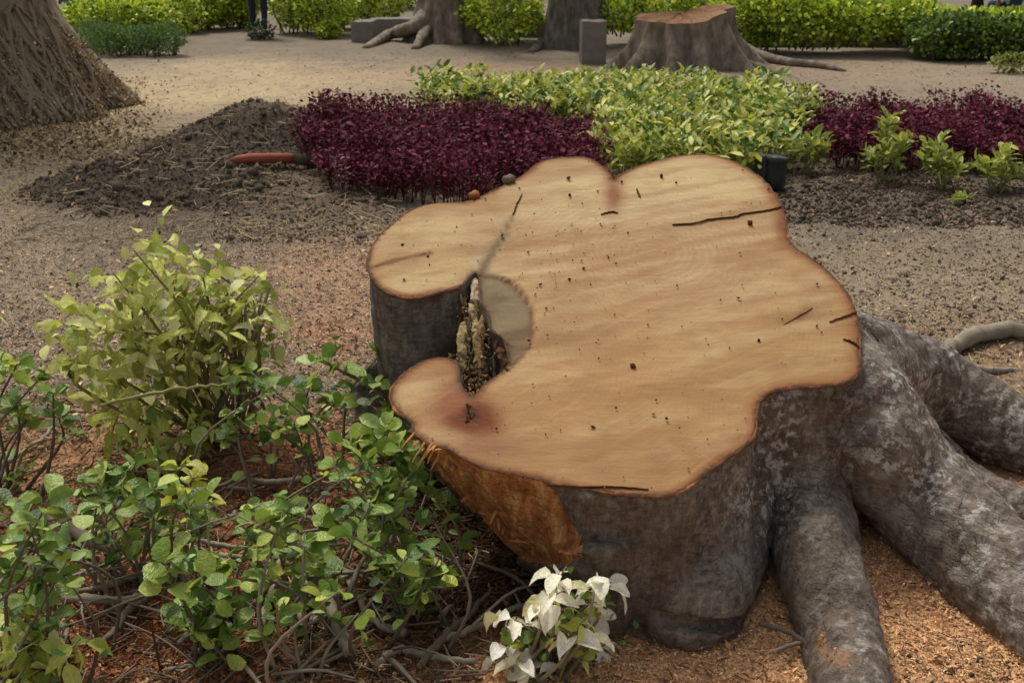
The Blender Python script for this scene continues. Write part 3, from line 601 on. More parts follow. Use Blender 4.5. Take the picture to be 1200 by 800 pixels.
# cracks and saw steps in the cut: V-grooves laid as narrow dark slivers
M['crack'] = mat_flat('dark_crack', lin(104, 70, 42), .95, .4, 60)
M['kerf'] = mat_flat('saw_step', lin(142, 92, 50), .9, .4, 60)
def crack(pts, wid, mat, name='crack'):
    p = spline([T(*q) for q in pts], 34); n = len(p); wv = np.array([wid*(.35+.65*math.sin(math.pi*min(1, (i+1)/n*1.0)))*random.uniform(.5, 1.3) for i in range(n)])
    V = []; 
    for i in range(n):
        d = p[min(i+1, n-1)]-p[max(i-1, 0)]; d /= np.linalg.norm(d); s = np.cross(np.array(pn), d); o = np.array(pn)*.0045
        j = s*random.uniform(-.9, .9)*wid
        V += [p[i]+s*wv[i]+o+j, p[i]+j-np.array(pn)*.002, p[i]-s*wv[i]+o+j]
    Fc = [(i*3+k, i*3+k+1, i*3+k+4, i*3+k+3) for i in range(n-1) for k in (0, 1)]
    sub(name, mk_mesh(name, V, Fc, M[mat]))
crack([(788, 264), (815, 262), (830, 258), (860, 255), (872, 251), (900, 247), (916, 243)], .0017, 'crack'); crack([(440, 314), (470, 305), (500, 299)], .0035, 'kerf')
crack([(612, 228), (606, 240), (601, 252)], .0022, 'crack')
crack([(704, 252), (716, 249), (724, 250)], .002, 'crack'); pass
crack([(640, 569), (680, 571), (720, 571), (760, 574)], .0010, 'crack'); crack([(972, 378), (988, 372), (1004, 366)], .002, 'kerf')
crack([(918, 382), (935, 372), (952, 362)], .0015, 'kerf'); crack([(548, 474), (552, 486), (546, 496)], .005, 'crack'); crack([(746, 222), (750, 233)], .003, 'kerf')
crack([(988, 300+98), (1000, 402), (1006, 408)], .003, 'crack')
# sawdust crumbs, droppings on the cut
n = 560; u = np.concatenate([rng.uniform(440, 1000, 330), rng.normal(640, 70, 230)]); v = np.concatenate([rng.uniform(190, 575, 330), rng.normal(320, 60, 230)])
poly = [o[0] for o in OUT]; ok = inpoly(u, v, poly) & ~((u < 605) & (v > 315) & (v < 470) & (u > 535)); u, v = u[ok], v[ok]
p = np.array([T(a, b_) for a, b_ in zip(u, v)])+np.array(pn)*.006; n = len(p)
s = .0028+.003*rng.gamma(1.2, .6, n); big = rng.random(n) < .3; s = np.where(big, s*1.5, s)
cc = np.where(big[:, None], np.array(lin(84, 62, 40)), np.array(lin(150, 112, 72)))*(.6+.7*rng.random((n, 1)))
V, Fc, Cc = scatter(C_TV, C_TF, p, rdir(n), rdir(n, .4), s[:, None]*rng.uniform(.5, 1.2, (n, 3)), cc)
emit('crumbs', 'dark crumbs and seeds scattered on the sawn face of the big stump', 'crumbs', [(V, Fc, Cc)], M['clod'])
# rotten heart in the crotch between lobe and trunk
Vs = []
for (a, b_, zt, cnt, sz, col) in ((545, 400, .44, 160, .022, (120, 100, 66)), (560, 425, .42, 260, .018, (110, 86, 58)), (545, 445, .44, 80, .018, (170, 124, 92)), (580, 425, .38, 90, .016, (70, 52, 36)), (555, 340, .52, 60, .016, (176, 152, 122)), (575, 372, .56, 24, .016, (150, 124, 90)), (560, 385, .50, 50, .022, (150, 130, 92)), (552, 360, .5, 40, .022, (160, 144, 112)), (545, 456, .49, 160, .008, (190, 140, 104)), (556, 330, .56, 120, .009, (192, 168, 136)), (566, 308, .62, 70, .006, (190, 160, 126))):
    for _ in range(cnt):
        q = T(a+random.gauss(0, 9), b_+random.gauss(0, 11)); q[2] -= max(0, (q[2]-zt))*random.uniform(.3, 1.0)
        Vs.append((q, sz*random.uniform(.4, 1.2), np.array(lin(*col))*random.uniform(.5, 1.2)))
p = np.array([q[0] for q in Vs]); s = np.array([q[1] for q in Vs]); cc = np.array([q[2] for q in Vs]); n = len(p)
V, Fc, Cc = scatter(C_TV, C_TF, p, rdir(n, 1.2), rdir(n), s[:, None]*rng.uniform(.5, 1.0, (n, 3))*np.array([1.7, 1, 1]), cc)
hm_ = mk_mesh('rotten_wood', V, Fc, M['wood_deb'], Cc, True); sub('rotten_wood', hm_, kind='stuff', label='crumbling rotten wood filling the hollow beside the left lobe')
# upright broken slabs in the hollow
for (a, b_, a2, b2, r_, cl) in ((550, 352, 546, 400, .011, (160, 142, 104)), (543, 372, 541, 412, .011, (138, 122, 84)), (566, 366, 570, 404, .009, (150, 118, 84)), (560, 380, 562, 425, .009, (120, 96, 66)), (582, 398, 590, 436, .014, (92, 64, 42)), (557, 320, 555, 350, .013, (186, 164, 134))):
    A = T(a, b_); B = T(a2, b2); B[2] -= .10; q = spline([A+[0, .01, -.012], (A+B)/2+rng.normal(0, .012, 3), B], 26)
    v_, f_ = tube(q, np.interp(np.linspace(0, 1, 26), [0, .08, .4, 1], [r_*.25, r_*.9, r_*1.2, r_*1.4]), 16, .5)
    v_ = v_+np.stack([fbm3(v_*np.array([1, 1, .4])+w_, 60, 3) for w_ in (0, 3, 7)], 1)*r_*.9
    sub('rotten_slab', mk_mesh('rotten_slab', v_, f_, M['wood_deb'], np.array(lin(*cl))*(1+.35*fbm3(v_, 50, 2))[:, None], smooth=False))
pr = []; fc_ = []
for _ in range(150):
    a_ = random.gauss(557, 11); b_ = random.uniform(330, 432); A = T(a_, b_); A[2] -= random.uniform(.01, .06)+max(0, (b_-350)/100)*.06; B = A+np.array([random.gauss(0, .01), random.gauss(-.01, .012), -random.uniform(.05, .13)]); r_ = random.uniform(.0015, .0055)
    v_, f_ = tube(spline([A, (A+B)/2+rng.normal(0, .006, 3), B], 7), [r_*.4, r_, r_, r_*1.2, r_, r_, r_*.6], 5, .5, .3); pr.append((v_, f_)); fc_ += [np.array(lin(*random.choice(((182, 160, 124), (150, 120, 84), (110, 84, 56), (74, 54, 38), (168, 150, 104)))))]*len(v_)
V, Fc = joinm(pr); sub('rotten_fibres', mk_mesh('rotten_fibres', V, Fc, M['wood_deb'], np.array(fc_), False), kind='stuff')
# splinters along the torn lower-left edge
spl = [((486,520),(474,545)),((492,527),(482,550)),((500,530),(490,553)),((505,532),(498,552)),((512,538),(503,556)),((566,600),(556,604)),((572,603),(566,622)),((578,605),(570,618)),((584,612),(580,622)),((606,634),(620,640)),((522,540),(515,560)),((530,548),(524,562)),((590,620),(583,626)),((480,514),(468,536))]
for _ in range(22):
    q = random.random(); a_ = (np.array([480, 512])*(1-q)+np.array([600, 562])*q) if random.random() < .6 else (np.array([520, 560])*(1-q)+np.array([625, 642])*q); a_ = a_+rng.normal(0, 2, 2)
    spl.append(((a_[0], a_[1]+3), (a_[0]-random.uniform(3, 9), a_[1]+random.uniform(4, 14))))
M['splint'] = mat_flat('torn_wood_splinter', lin(182, 128, 76), .9, .55, 14, 80, .002)
for a, c_ in spl:
    k = (a[1]-520)/120; A = AT(a[0], a[1], 2.72+.02*k); B = AT(c_[0], c_[1], 2.70); r_ = random.uniform(.002, .006); B = A+(B-A)*random.uniform(.3, .8)+rng.normal(0, .006, 3)
    v_, f_ = tube([A+(A-B)*.6, A, (A+B)/2+[0, 0, .002], B], [r_, r_*1.1, r_*.7, .001], 5, .6, .25); sub('splinter', mk_mesh('splinter', v_, f_, M['splint'], smooth=False))
# torn lip under the edge
# ------------------------------------------------------------------ exposed surface roots, sticks
def stick(pts, rad, label, cat='stick', mat='twig', name='stick', group=None, sides=9, side_twigs=0):
    pts = [np.array(q, float) for q in pts]; n = max(8, len(pts)*6); p = spline(pts, n)
    L = np.linalg.norm(p[-1]-p[0]); p[1:-1] += rng.normal(0, L*.006, (n-2, 3)); o = p[0].copy()
    r = np.interp(np.linspace(0, 1, n), np.linspace(0, 1, len(rad)), rad)
    pr = [tube(p-o, r, sides, None, .10)]
    for _ in range(side_twigs):
        i = random.randrange(n//4, n-1); d = rng.normal(0, 1, 3); d[2] = abs(d[2])*.5; d /= np.linalg.norm(d); l = L*random.uniform(.1, .22)
        pr.append(tube([p[i]-o, p[i]-o+d*l*.5, p[i]-o+d*l+[0, 0, .01]], [r[i]*.5, r[i]*.4, r[i]*.25], 6))
    V, Fc = joinm(pr); return link(name, mk_mesh(name, V, Fc, M[mat]), None, label, cat, group, None, tuple(o))
def g(px, py, dz=.01): q = onG(px, py); q[2] += dz; return q
stick([g(1075, 447, .01), g(1105, 423, .03), g(1140, 404, .045), g(1180, 397, .04), g(1240, 396, .0)], [.018, .03, .036, .036, .03], 'thick brown surface root arching out of soil at the right edge', 'root', 'twig', 'surface_root', None, 12)
stick([g(1100, 441, .0), g(1130, 437, .015), g(1165, 437, .01), g(1200, 432, -.01)], [.016, .017, .014, .01], 'thin root branch lying below the arching surface root', 'root', 'twig', 'surface_root', None, 10)
ST = [
 (((78,632),(105,652),(138,662)), (.019,.019,.017), 'thick peeled brown stick lying on red sawdust at left', 0),
 (((75,716),(110,722),(150,722),(170,712)), (.012,.013,.011,.008), 'dark curved stick on red sawdust, left foreground', 1),
 (((90,706),(125,700),(165,688),(186,684)), (.006,.010,.011,.009), 'long grey stick crossing above the dark curved stick', 1),
 (((118,770),(135,755),(152,735),(175,712),(195,700)), (.008,.009,.010,.010,.008), 'knobbly branch rising from the lower left corner', 2),
 (((372,690),(385,725),(402,765),(410,785)), (.02,.017,.016,.013), 'stout brown cut stem leaning, centre of the brush pile', 0),
 (((350,695),(354,730),(358,752)), (.015,.013,.010), 'short upright dark stem left of the stout leaning stem', 0),
 (((490,796),(520,765),(548,735),(576,707)), (.009,.010,.009,.005), 'straight grey stick angled towards the stump', 0),
 (((520,767),(560,750),(600,732),(640,712)), (.008,.009,.008,.006), 'forked grey stick running to the white wilted leaves', 1),
 (((282,575),(310,577),(345,579),(370,572)), (.009,.010,.011,.009), 'horizontal grey stick behind the brush pile', 0),
 (((405,530),(425,512),(448,495),(470,478)), (.014,.014,.013,.012), 'straight brown stick leaning towards the stump lobe', 0),
 (((396,528),(418,510),(440,492)), (.008,.008,.007), 'thin stick beside the leaning brown stick', 0),
 (((0,560),(25,545),(45,530),(70,505)), (.010,.010,.008,.006), 'forked grey branch at the left edge below the green plant', 2),
 (((888,748),(920,757),(955,773),(985,790)), (.006,.007,.007,.004), 'thin dark twig on orange sawdust by the stump toe', 2),
 (((905,782),(925,768),(945,765)), (.005,.006,.004), 'short dark twig beneath the thin twig by the stump toe', 0),
 (((400,680),(440,740),(475,760)), (.007,.010,.012), 'curved grey stick end lying right of the stout stem', 0),
 (((555,668),(600,690),(625,712)), (.005,.006,.005), 'thin dark twig in the shade under the torn edge', 0),
 (((690,692),(730,692),(790,690)), (.004,.005,.003), 'thin grey twig leaning against the front bark', 0),
 (((140,610),(150,580),(158,560)), (.006,.006,.005), 'thin dark upright stick amid left shrubs', 1),
 (((128,612),(133,650),(128,690)), (.008,.008,.006), 'slim grey stick standing in the sawdust hollow', 0),
 (((300,720),(322,690),(340,660)), (.010,.010,.008), 'slanting grey stem in front of red sawdust', 0),
 (((306,760),(316,715),(330,690)), (.009,.009,.007), 'dark slanting stem near the bottom centre', 0),
 (((60,480),(35,500),(10,515)), (.006,.007,.006), 'pale thin branch near the left edge', 1),
 (((210,640),(255,650),(300,655)), (.007,.008,.006), 'grey twig bridging the middle of the brush pile', 1),
 (((215,665),(262,662),(310,668)), (.008,.009,.006), 'lower grey twig in the middle of the brush pile', 1),
 (((160,655),(215,640),(262,628)), (.006,.008,.006), 'long twig slanting up behind the fan of leaves', 1),
 (((440,795),(470,775),(505,782),(560,790)), (.007,.009,.009,.006), 'grey branch lying along the bottom edge', 1),
]
for k, (pp, rr, lb, tw) in enumerate(ST):
    up = [0.02+rr[0]+.02*random.random() for _ in pp]
    stick([g(*q, u_) for q, u_ in zip(pp, up)], rr, lb, 'stick', 'twig' if k % 3 else 'twig_dark', side_twigs=tw)
# brush-pile twigs nobody could count
pr = []
for _ in range(270):
    x0, y0 = random.uniform(-10, 560), random.uniform(560, 815)
    if x0 > 420 and random.random() < .5: continue
    if y0 > 700 and x0 < 330 and random.random() < .45: continue
    if y0 < 610 and random.random() < .5: continue
    A = g(x0, y0, random.uniform(.005, .06)); th = random.uniform(0, 6.3); l = random.uniform(.08, .30)
    B = A+[math.cos(th)*l, math.sin(th)*l, random.uniform(-.02, .05)]; C = (A+B)/2+rng.normal(0, l*.07, 3); r_ = .0016+.0065*random.random()**2.2
    pr.append(tube(spline([A, C, B], 6), [r_, r_, r_*.9, r_*.8, r_*.6, r_*.4], 5))
V, Fc = joinm(pr); link('brush_twigs', mk_mesh('brush_twigs', V, Fc, M['twig']), None, 'tangle of thin cut twigs lying under the foreground shrubs', 'twigs', None, 'stuff')
# ------------------------------------------------------------------ leafy plants built leaf by leaf
def leaf_mesh(name, mat, wid=.5, curl=.15, fold=.1, twist=0, blunt=1.0, wave=0.0):
    prof = [(0, .0), (.14, .55), (.34, .96), (.58, 1.0), (.80, .70*blunt), (.94, .34*blunt), (1.0, .0)]
    V = []; 
    for i, (s, w_) in enumerate(prof):
        zc = -curl*s*s; 
        for k in (-1, 0, 1):
            V.append((s*(1-.25*curl*s), k*w_*wid*.5, zc+abs(k)*fold*w_*(1-.3*s)+wave*math.sin(i*2.3+k*1.7)+twist*k*s*.2))
    Fc = []
    for i in range(len(prof)-1):
        a = i*3; Fc += [(a, a+1, a+4, a+3), (a+1, a+2, a+5, a+4)]
    V2 = np.array(V); 
    pet = np.array([(-.22, -.012, .02), (-.22, .012, .02), (0.03, .014, 0.004), (0.03, -.014, 0.004)]); n = len(V2)
    V2 = np.vstack([V2, pet]); Fc.append((n, n+1, n+2, n+3))
    return mk_mesh(name, V2, Fc, mat)
def leafset(tag, mat, **kw):
    out = []
    for k in range(5):
        q = dict(kw); q['curl'] = kw.get('curl', .2)*random.uniform(.4, 1.7); q['fold'] = kw.get('fold', .1)*random.uniform(.3, 1.6); q['wid'] = kw.get('wid', .6)*random.uniform(.85, 1.12); q['twist'] = random.uniform(-.6, .6); q['wave'] = kw.get('wave', .01)
        out.append(leaf_mesh(tag, mat, **q))
    return out
M['lf_green'] = mat_leaf('green_leaf', [(0, lin(86, 110, 36)), (.3, lin(122, 146, 50)), (.6, lin(152, 172, 70)), (.85, lin(178, 194, 104)), (1, lin(200, 206, 84))], .33, .34)
M['lf_dark'] = mat_leaf('dark_green_leaf', [(0, lin(70, 94, 36)), (.4, lin(100, 126, 48)), (.8, lin(132, 158, 70)), (1, lin(168, 184, 100))], .32, .3)
M['lf_wilt'] = mat_leaf('wilting_yellow_leaf', [(0, lin(156, 168, 70)), (.4, lin(198, 202, 98)), (.75, lin(216, 216, 126)), (1, lin(230, 226, 164))], .5, .42)
M['lf_white'] = mat_leaf('bleached_leaf', [(0, lin(196, 188, 130)), (.2, lin(232, 226, 190)), (.5, lin(248, 242, 214)), (1, lin(252, 248, 232))], .55, .3, 1.05)
M['lf_yell'] = mat_leaf('bright_yellow_leaf', [(0, lin(176, 190, 50)), (1, lin(216, 212, 76))], .42, .4)
M['lf_var'] = mat_leaf('variegated_leaf', [(0, lin(104, 128, 50)), (.5, lin(150, 164, 66)), (1, lin(186, 188, 84))], .42, .3, 1.0, edge=lin(212, 204, 110))
LS = {'green': leafset('leaf', M['lf_green'], wid=.72, blunt=1.25, curl=.25, fold=.10), 'dark': leafset('leaf', M['lf_dark'], wid=.68, blunt=1.2, curl=.2, fold=.12),
      'wilt': leafset('leaf', M['lf_wilt'], wid=.5, blunt=.85, curl=.55, fold=.22, wave=.03), 'white': leafset('leaf', M['lf_white'], wid=.6, blunt=1.1, curl=.45, fold=.3, wave=.03),
      'yell': leafset('leaf', M['lf_yell'], wid=.6, blunt=1.1, curl=.2, fold=.1), 'var': leafset('leaf', M['lf_var'], wid=.36, blunt=.8, curl=.3, fold=.12)}
NLEAF = [0]
GAPS = [(130, 700, 80, 75), (290, 578, 62, 38), (55, 530, 60, 36), (440, 765, 100, 42), (565, 650, 60, 60), (330, 770, 70, 40), (205, 790, 60, 30)]
def in_gap(pos, pr=.85):
    pos = np.atleast_2d(pos); a, b_ = proj(pos); g_ = np.zeros(len(pos))
    for (cx_, cy_, rx_, ry_) in GAPS: g_ = np.maximum(g_, np.exp(-(((a-cx_)/rx_)**2+((b_-cy_)/ry_)**2)**1.5))
    return rng.random(len(pos)) < g_*pr
def place_leaf(root, pos, d, nrm, size, kind, base):
    if kind in ('green', 'dark', 'yell') and in_gap(pos)[0]: return
    d = d/np.linalg.norm(d); s = np.cross(nrm, d); s /= (np.linalg.norm(s)+1e-9); n = np.cross(d, s)
    R = Matrix(((d[0], s[0], n[0], 0), (d[1], s[1], n[1], 0), (d[2], s[2], n[2], 0), (0, 0, 0, 1)))
    o = bpy.data.objects.new('leaf', random.choice(LS[kind])); COL.objects.link(o); o.parent = root
    q = pos-base+d*size*.2
    o.matrix_basis = Matrix.Translation(Vector(q))@R@Matrix.Diagonal((size, size*random.uniform(.85, 1.15), size, 1)); NLEAF[0] += 1
EXC = {'green': ((70, 100, 38), (110, 144, 60), (140, 168, 84)), 'dark': ((54, 84, 38), (80, 114, 50), (104, 140, 64)), 'wilt': ((150, 158, 72), (196, 196, 104), (214, 210, 132)), 'white': ((150, 148, 108), (200, 196, 160)), 'yell': ((170, 180, 56), (200, 204, 76)), 'var': ((150, 164, 66), (196, 192, 92))}
def plant(name, label, cat, base, tips, kinds, size, per=8, along=3, droop=0.0, stem_r=.006, bow=.15, smat='twig', group=None, upn=.45, spread=1.0, extra=3, espread=.055):
    base = np.array(base, float); rt = thing(name, label, cat, base, group)
    if extra == 3: size *= .86; per += 2
    for tpt in tips:
        tpt = np.array(tpt, float); v = tpt-base; L = np.linalg.norm(v)
        st = base+rng.normal(0, .025+.07*(L > .25)*(extra == 3), 3)*[1, 1, 0]; st[2] = base[2]-.01
        mid = st+v*.5+np.array([rng.normal(0, bow*L*.5), rng.normal(0, bow*L*.5), bow*L*.5])
        p = spline([st, mid, tpt], 9); r = np.linspace(stem_r, stem_r*.35, 9)
        V, Fc = tube(p-base, r, 6, None, .1); link('stem', mk_mesh('stem', V, Fc, M[smat]), rt)
        th = random.uniform(0, 6.28)
        ax = (p[-1]-p[-3]); ax /= np.linalg.norm(ax)
        for k in range(per):
            th += 2.4+random.uniform(-.3, .3); e = random.uniform(-.1, .8)-droop
            rad = np.array([math.cos(th), math.sin(th), 0])*spread; d = rad+np.array([0, 0, e])+ax*.3
            pos = tpt-ax*random.uniform(0, size*1.2); nrm = np.array([0, 0, upn])+rng.normal(0, .35, 3)+ax*.3
            place_leaf(rt, pos, d, nrm, size*random.uniform(.65, 1.2), random.choice(kinds), base)
        for k in range(along):
            s_ = random.uniform(.45, .95); i = int(s_*8); pos = p[i]; th = random.uniform(0, 6.28)
            d = np.array([math.cos(th), math.sin(th), random.uniform(-.3, .5)-droop]); place_leaf(rt, pos, d, np.array([0, 0, 1])+rng.normal(0, .4, 3), size*random.uniform(.6, 1.1), random.choice(kinds), base)
    if extra and len(tips) > 3:
        tp_ = np.array(tips, float); n = extra*len(tp_); k = rng.integers(0, len(tp_), n); f_ = rng.random(n)[:, None]**.5
        pos = (base+(tp_[k]-base)*(.45+.55*f_))+rng.normal(0, espread, (n, 3)); pos = pos[~in_gap(pos)] if extra < 10 else pos; n = len(pos); pos = pos-base; pos[:, 2] = np.maximum(pos[:, 2], .015)
        D = rdir(n, .2-droop*1.5); pal = np.array([lin(*random.choice(EXC[random.choice(kinds)])) for _ in range(n)])*(.75+.4*rng.random((n, 1)))
        V, Fc, Cc = scatter(R6_TV, L6_TF, pos, D, rng.normal(0, .4, (n, 3))+[0, 0, 1], size*(.3+.45*rng.random(n)), pal)
        o = link('small_leaves', mk_mesh('small_leaves', V, Fc, M['mass'], Cc, False), rt); o['kind'] = 'stuff'
    return rt
def tips(Yb, lst, jy=.10, dup=1, j=6):
    out = []
    for (a, b_) in lst:
        for _ in range(dup): out.append(AT(a+random.gauss(0, j), b_+random.gauss(0, j), Yb+random.uniform(-jy, jy)))
    return out
def pl(label, bpx, tl, kinds, size, dup=1, jy=.1, dY=0, **kw):
    b_ = onG(*bpx); return plant(kw.pop('name', 'leafy_shrub'), label, kw.pop('cat', 'shrub'), b_, tips(b_[1]+dY, tl, jy, dup), kinds, size, **kw)
pl('large wilting yellow-green shrub with drooping leaves, left middle', (255, 520), [(65,380),(75,425),(95,345),(110,400),(120,320),(130,370),(150,330),(160,300),(180,340),(185,295),(200,315),(205,360),(215,300),(230,330),(240,370),(245,340),(150,400),(175,420),(125,440),(100,460),(265,345),(290,340),(305,315),(310,345),(285,375),(210,410),(190,450),(310,385)],
   ['wilt'], .088, dup=1, jy=.22, per=7, along=1, extra=26, espread=.07, droop=.4, smat='stem_g', name='wilting_shrub', stem_r=.008, bow=.25)
pl('large wilting sprig of pale leaves hanging low in front of the yellow shrub', (205, 560), [(160,500),(200,470),(235,480),(175,530),(215,520),(255,505),(140,480)], ['wilt', 'wilt', 'green'], .075, per=6, along=3, droop=.7, smat='stem_g', name='wilting_shrub')
pl('leafy green plant at the far left edge with upright stem', (8, 580), [(5,430),(25,425),(45,440),(60,455),(15,465),(40,475),(-10,450),(60,485),(25,495)], ['green', 'dark', 'green'], .062, per=8, along=2, jy=.12, smat='twig_dark', stem_r=.007)
pl('green shrub with rounded leaves behind the brush pile, right of yellow shrub', (300, 590), [(265,445),(285,430),(300,460),(320,440),(335,470),(265,480),(290,500),(315,505),(345,495),(250,520)], ['green', 'dark'], .055, per=8, along=3, jy=.15, smat='twig')
pl('tall thin twig with green leaf cluster at its tip, left of stump lobe', (400, 575), [(370,415),(385,432),(365,440),(355,470),(390,460)], ['dark', 'green'], .068, per=6, along=1, smat='twig', jy=.05)
pl('small green sprout beside the dark side of the stump lobe', (445, 560), [(452,405),(445,440),(435,465),(455,470)], ['green', 'dark'], .055, per=5, along=3, smat='stem_g', jy=.06)
pl('bushy green plant with round leaves against the tongue of the stump', (425, 690), [(395,510),(385,545),(415,525),(440,505),(460,500),(455,535),(430,560),(405,575),(465,560),(445,590),(395,600),(470,520)], ['green', 'green', 'dark'], .066, per=7, along=2, jy=.12)
pl('bright yellow-green sprig above the round-leaved plant', (392, 640), [(400,545),(420,600),(428,640),(415,560)], ['yell', 'green'], .055, per=5, along=1, jy=.06, smat='stem_g')
pl('dark green shrub with broad leaves, left of the middle foreground', (165, 690), [(120,540),(140,560),(160,545),(185,560),(150,590),(120,600),(180,600),(210,585),(105,570),(135,625),(195,625),(225,610)], ['dark', 'dark', 'green'], .066, per=8, along=3, jy=.15)
pl('yellow-green leaf cluster in the middle of the brush pile', (215, 670), [(205,548),(225,560),(240,575),(215,580)], ['yell', 'wilt', 'yell'], .062, per=6, along=1, jy=.05, smat='stem_g')
pl('green shrub with folded oval leaves in the centre foreground', (330, 730), [(255,590),(275,615),(300,600),(320,625),(290,640),(345,610),(365,630),(335,655),(385,640),(310,670),(265,650),(370,660),(350,590)], ['green', 'dark', 'green'], .062, per=7, along=3, jy=.15)
pl('low green plant with large round leaves at the bottom centre left', (245, 775), [(190,670),(205,690),(225,680),(240,705),(260,690),(275,715),(255,735),(210,720),(285,735),(200,705),(240,755)], ['dark', 'green'], .07, per=6, along=2, jy=.1, smat='twig_dark')
pl('dense green plant with toothed leaves in the bottom left corner', (25, 800), [(5,600),(30,590),(60,585),(20,630),(50,620),(80,630),(10,670),(45,660),(70,680),(30,700),(60,715),(5,720),(25,740),(75,655),(90,600)], ['dark', 'green', 'dark'], .068, per=7, along=3, jy=.14, smat='twig_dark')
pl('yellowing curled leaves drooping in the lower left corner', (0, 830), [(5,715),(20,740),(35,760),(8,755),(60,750),(85,745)], ['wilt', 'wilt', 'green'], .085, per=5, along=1, droop=.8, jy=.05, smat='stem_g', name='wilting_shrub')
pl('dark green shrub between sticks and stump, in the shade', (475, 740), [(440,600),(460,625),(480,650),(500,615),(520,655),(455,665),(430,640),(495,690),(470,700),(530,670),(410,625)], ['dark', 'dark', 'green'], .062, per=6, along=2, jy=.12, smat='twig_dark')
pl('small green leaves tucked under the torn stump edge', (520, 690), [(495,560),(510,585),(530,600),(480,575),(545,625)], ['dark', 'green'], .055, per=6, along=2, jy=.05)
pl('sparse green twigs between the lower leaves and the sticks', (370, 790), [(330,700),(345,725),(390,700),(300,745),(420,715),(440,740)], ['dark', 'green'], .052, per=5, along=2, jy=.08)
pl('fresh green fern-like tuft at the left edge on the tan sawdust', (12, 575), [(5,552),(18,548),(30,556),(50,535),(80,500)], ['green'], .035, per=7, along=0, jy=.03, smat='stem_g', name='green_tuft')
pl('wilted branch with bleached white curled leaves at the foot of the stump', (630, 782), [(600,735),(612,722),(628,742),(650,690),(640,700),(655,683),(652,672),(702,672),(718,683),(705,690),(692,712),(714,698),(684,735),(702,752),(655,750),(615,775),(640,785),(697,738),(600,758),(722,672),(606,770)], ['white'], .060, per=4, along=0, droop=.6, jy=.09, smat='twig', name='wilted_branch', cat='branch', extra=0, upn=.7, bow=.2)
pl('olive green living leaves in the middle of the wilted white branch', (640, 780), [(640,715),(665,725),(680,700),(690,725),(630,760),(665,760),(610,745),(700,700),(655,790)], ['dark', 'green', 'wilt'], .042, per=5, along=3, droop=.4, jy=.06, smat='twig_dark', name='wilted_branch', cat='branch')
pl('olive wilted leaves below the white ones on the branch', (650, 790), [(665,705),(680,730),(640,735),(670,760),(620,740),(700,755)], ['dark', 'wilt'], .05, per=5, along=2, droop=.4, jy=.06, smat='twig_dark', name='wilted_branch', cat='branch')
# bare woody stems of the wilting shrub
b0 = onG(285, 510); rt = thing('bare_stems', 'bundle of bare brown stems on the right side of the wilting yellow shrub', 'branch', b0)
for k in range(26):
    A = AT(random.uniform(235, 315), random.uniform(470, 520), b0[1]+random.uniform(-.12, .12)); B = AT(random.uniform(215, 325), random.uniform(335, 400), b0[1]+random.uniform(-.2, .2))
    r_ = random.uniform(.003, .010); V, Fc = tube(spline([A-b0, (A+B)/2-b0+rng.normal(0, .03, 3), B-b0], 9), np.linspace(r_, r_*.5, 9), 6, None, .12); link('stem', mk_mesh('stem', V, Fc, M['twig']), rt)
# long arching cut stem
stick([AT(118, 475, 3.0), AT(160, 465, 3.0), AT(215, 455, 3.0), AT(270, 405+45, 3.0)], [.004, .005, .005, .003], 'pale green arching stem crossing the wilting shrub', 'stem', 'stem_g')
# ------------------------------------------------------------------ flower beds
def bed_points(n, poly):
    P_ = np.array([P(*q)[:2] for q in poly]); x0, y0 = P_.min(0); x1, y1 = P_.max(0); out = []
    while sum(len(o) for o in out) < n:
        q = np.stack([rng.uniform(x0, x1, n), rng.uniform(y0, y1, n)], 1); q += 0
        wobx, woby = fbm2(q[:, 0]*3, q[:, 1]*3, 2, 81)*.12, fbm2(q[:, 0]*3, q[:, 1]*3, 2, 83)*.12
        out.append(q[inpoly(q[:, 0]+wobx, q[:, 1]+woby, [tuple(a) for a in P_])])
    return np.concatenate(out)[:n]
def stalks(pts, h, n, base, th=.005):
    k = rng.integers(0, len(pts), n); p = pts[k]; D = np.tile([0, 0, 1.], (n, 1))+rng.normal(0, .15, (n, 3))
    S = np.stack([h[k], np.full(n, th), np.full(n, th)], 1); return scatter(ST_TV, ST_TF, p, D, rng.normal(size=(n, 3)), S, np.array(base)*(.6+.7*rng.random((n, 1))))
def crimson(poly, nplants, label, hh=.26):
    q = bed_points(nplants, poly); gz = H(q[:, 0], q[:, 1]); hp = hh*(.6+.55*rng.random(nplants))*(1+.7*fbm2(q[:, 0]*3, q[:, 1]*3, 3, 91))
    base = np.column_stack([q, gz]); per = 46; k = np.repeat(np.arange(nplants), per); n = len(k)
    t_ = rng.random(n)**.55; rad = (.035+.075*t_)*np.sqrt(rng.random(n)); th = rng.uniform(0, 6.28, n)
    pos = base[k]+np.stack([rad*np.cos(th), rad*np.sin(th), hp[k]*(.18+.82*t_)-rad*rad*3], 1)
    D = np.stack([np.cos(th), np.sin(th), rng.uniform(-.3, .9, n)], 1)+rng.normal(0, .35, (n, 3)); U = rng.normal(0, .5, (n, 3))+[0, 0, 1]
    pal = np.array([lin(84, 24, 40), lin(106, 34, 54), lin(64, 22, 32), lin(132, 66, 84), lin(94, 28, 40), lin(56, 18, 26), ])*np.array([.95, .9, .92]); c = pal[rng.integers(0, 6, n)]*(.8+.5*rng.random((n, 1)))
    s = .030*(.45+1.0*rng.random(n)); sets = [scatter(R6_TV, L6_TF, pos, D, U, s, c), stalks(base, hp*.9, nplants*4, lin(96, 44, 44), .004)]
    return emit('crimson_plants', label, 'flower bed', sets, M['crim'])
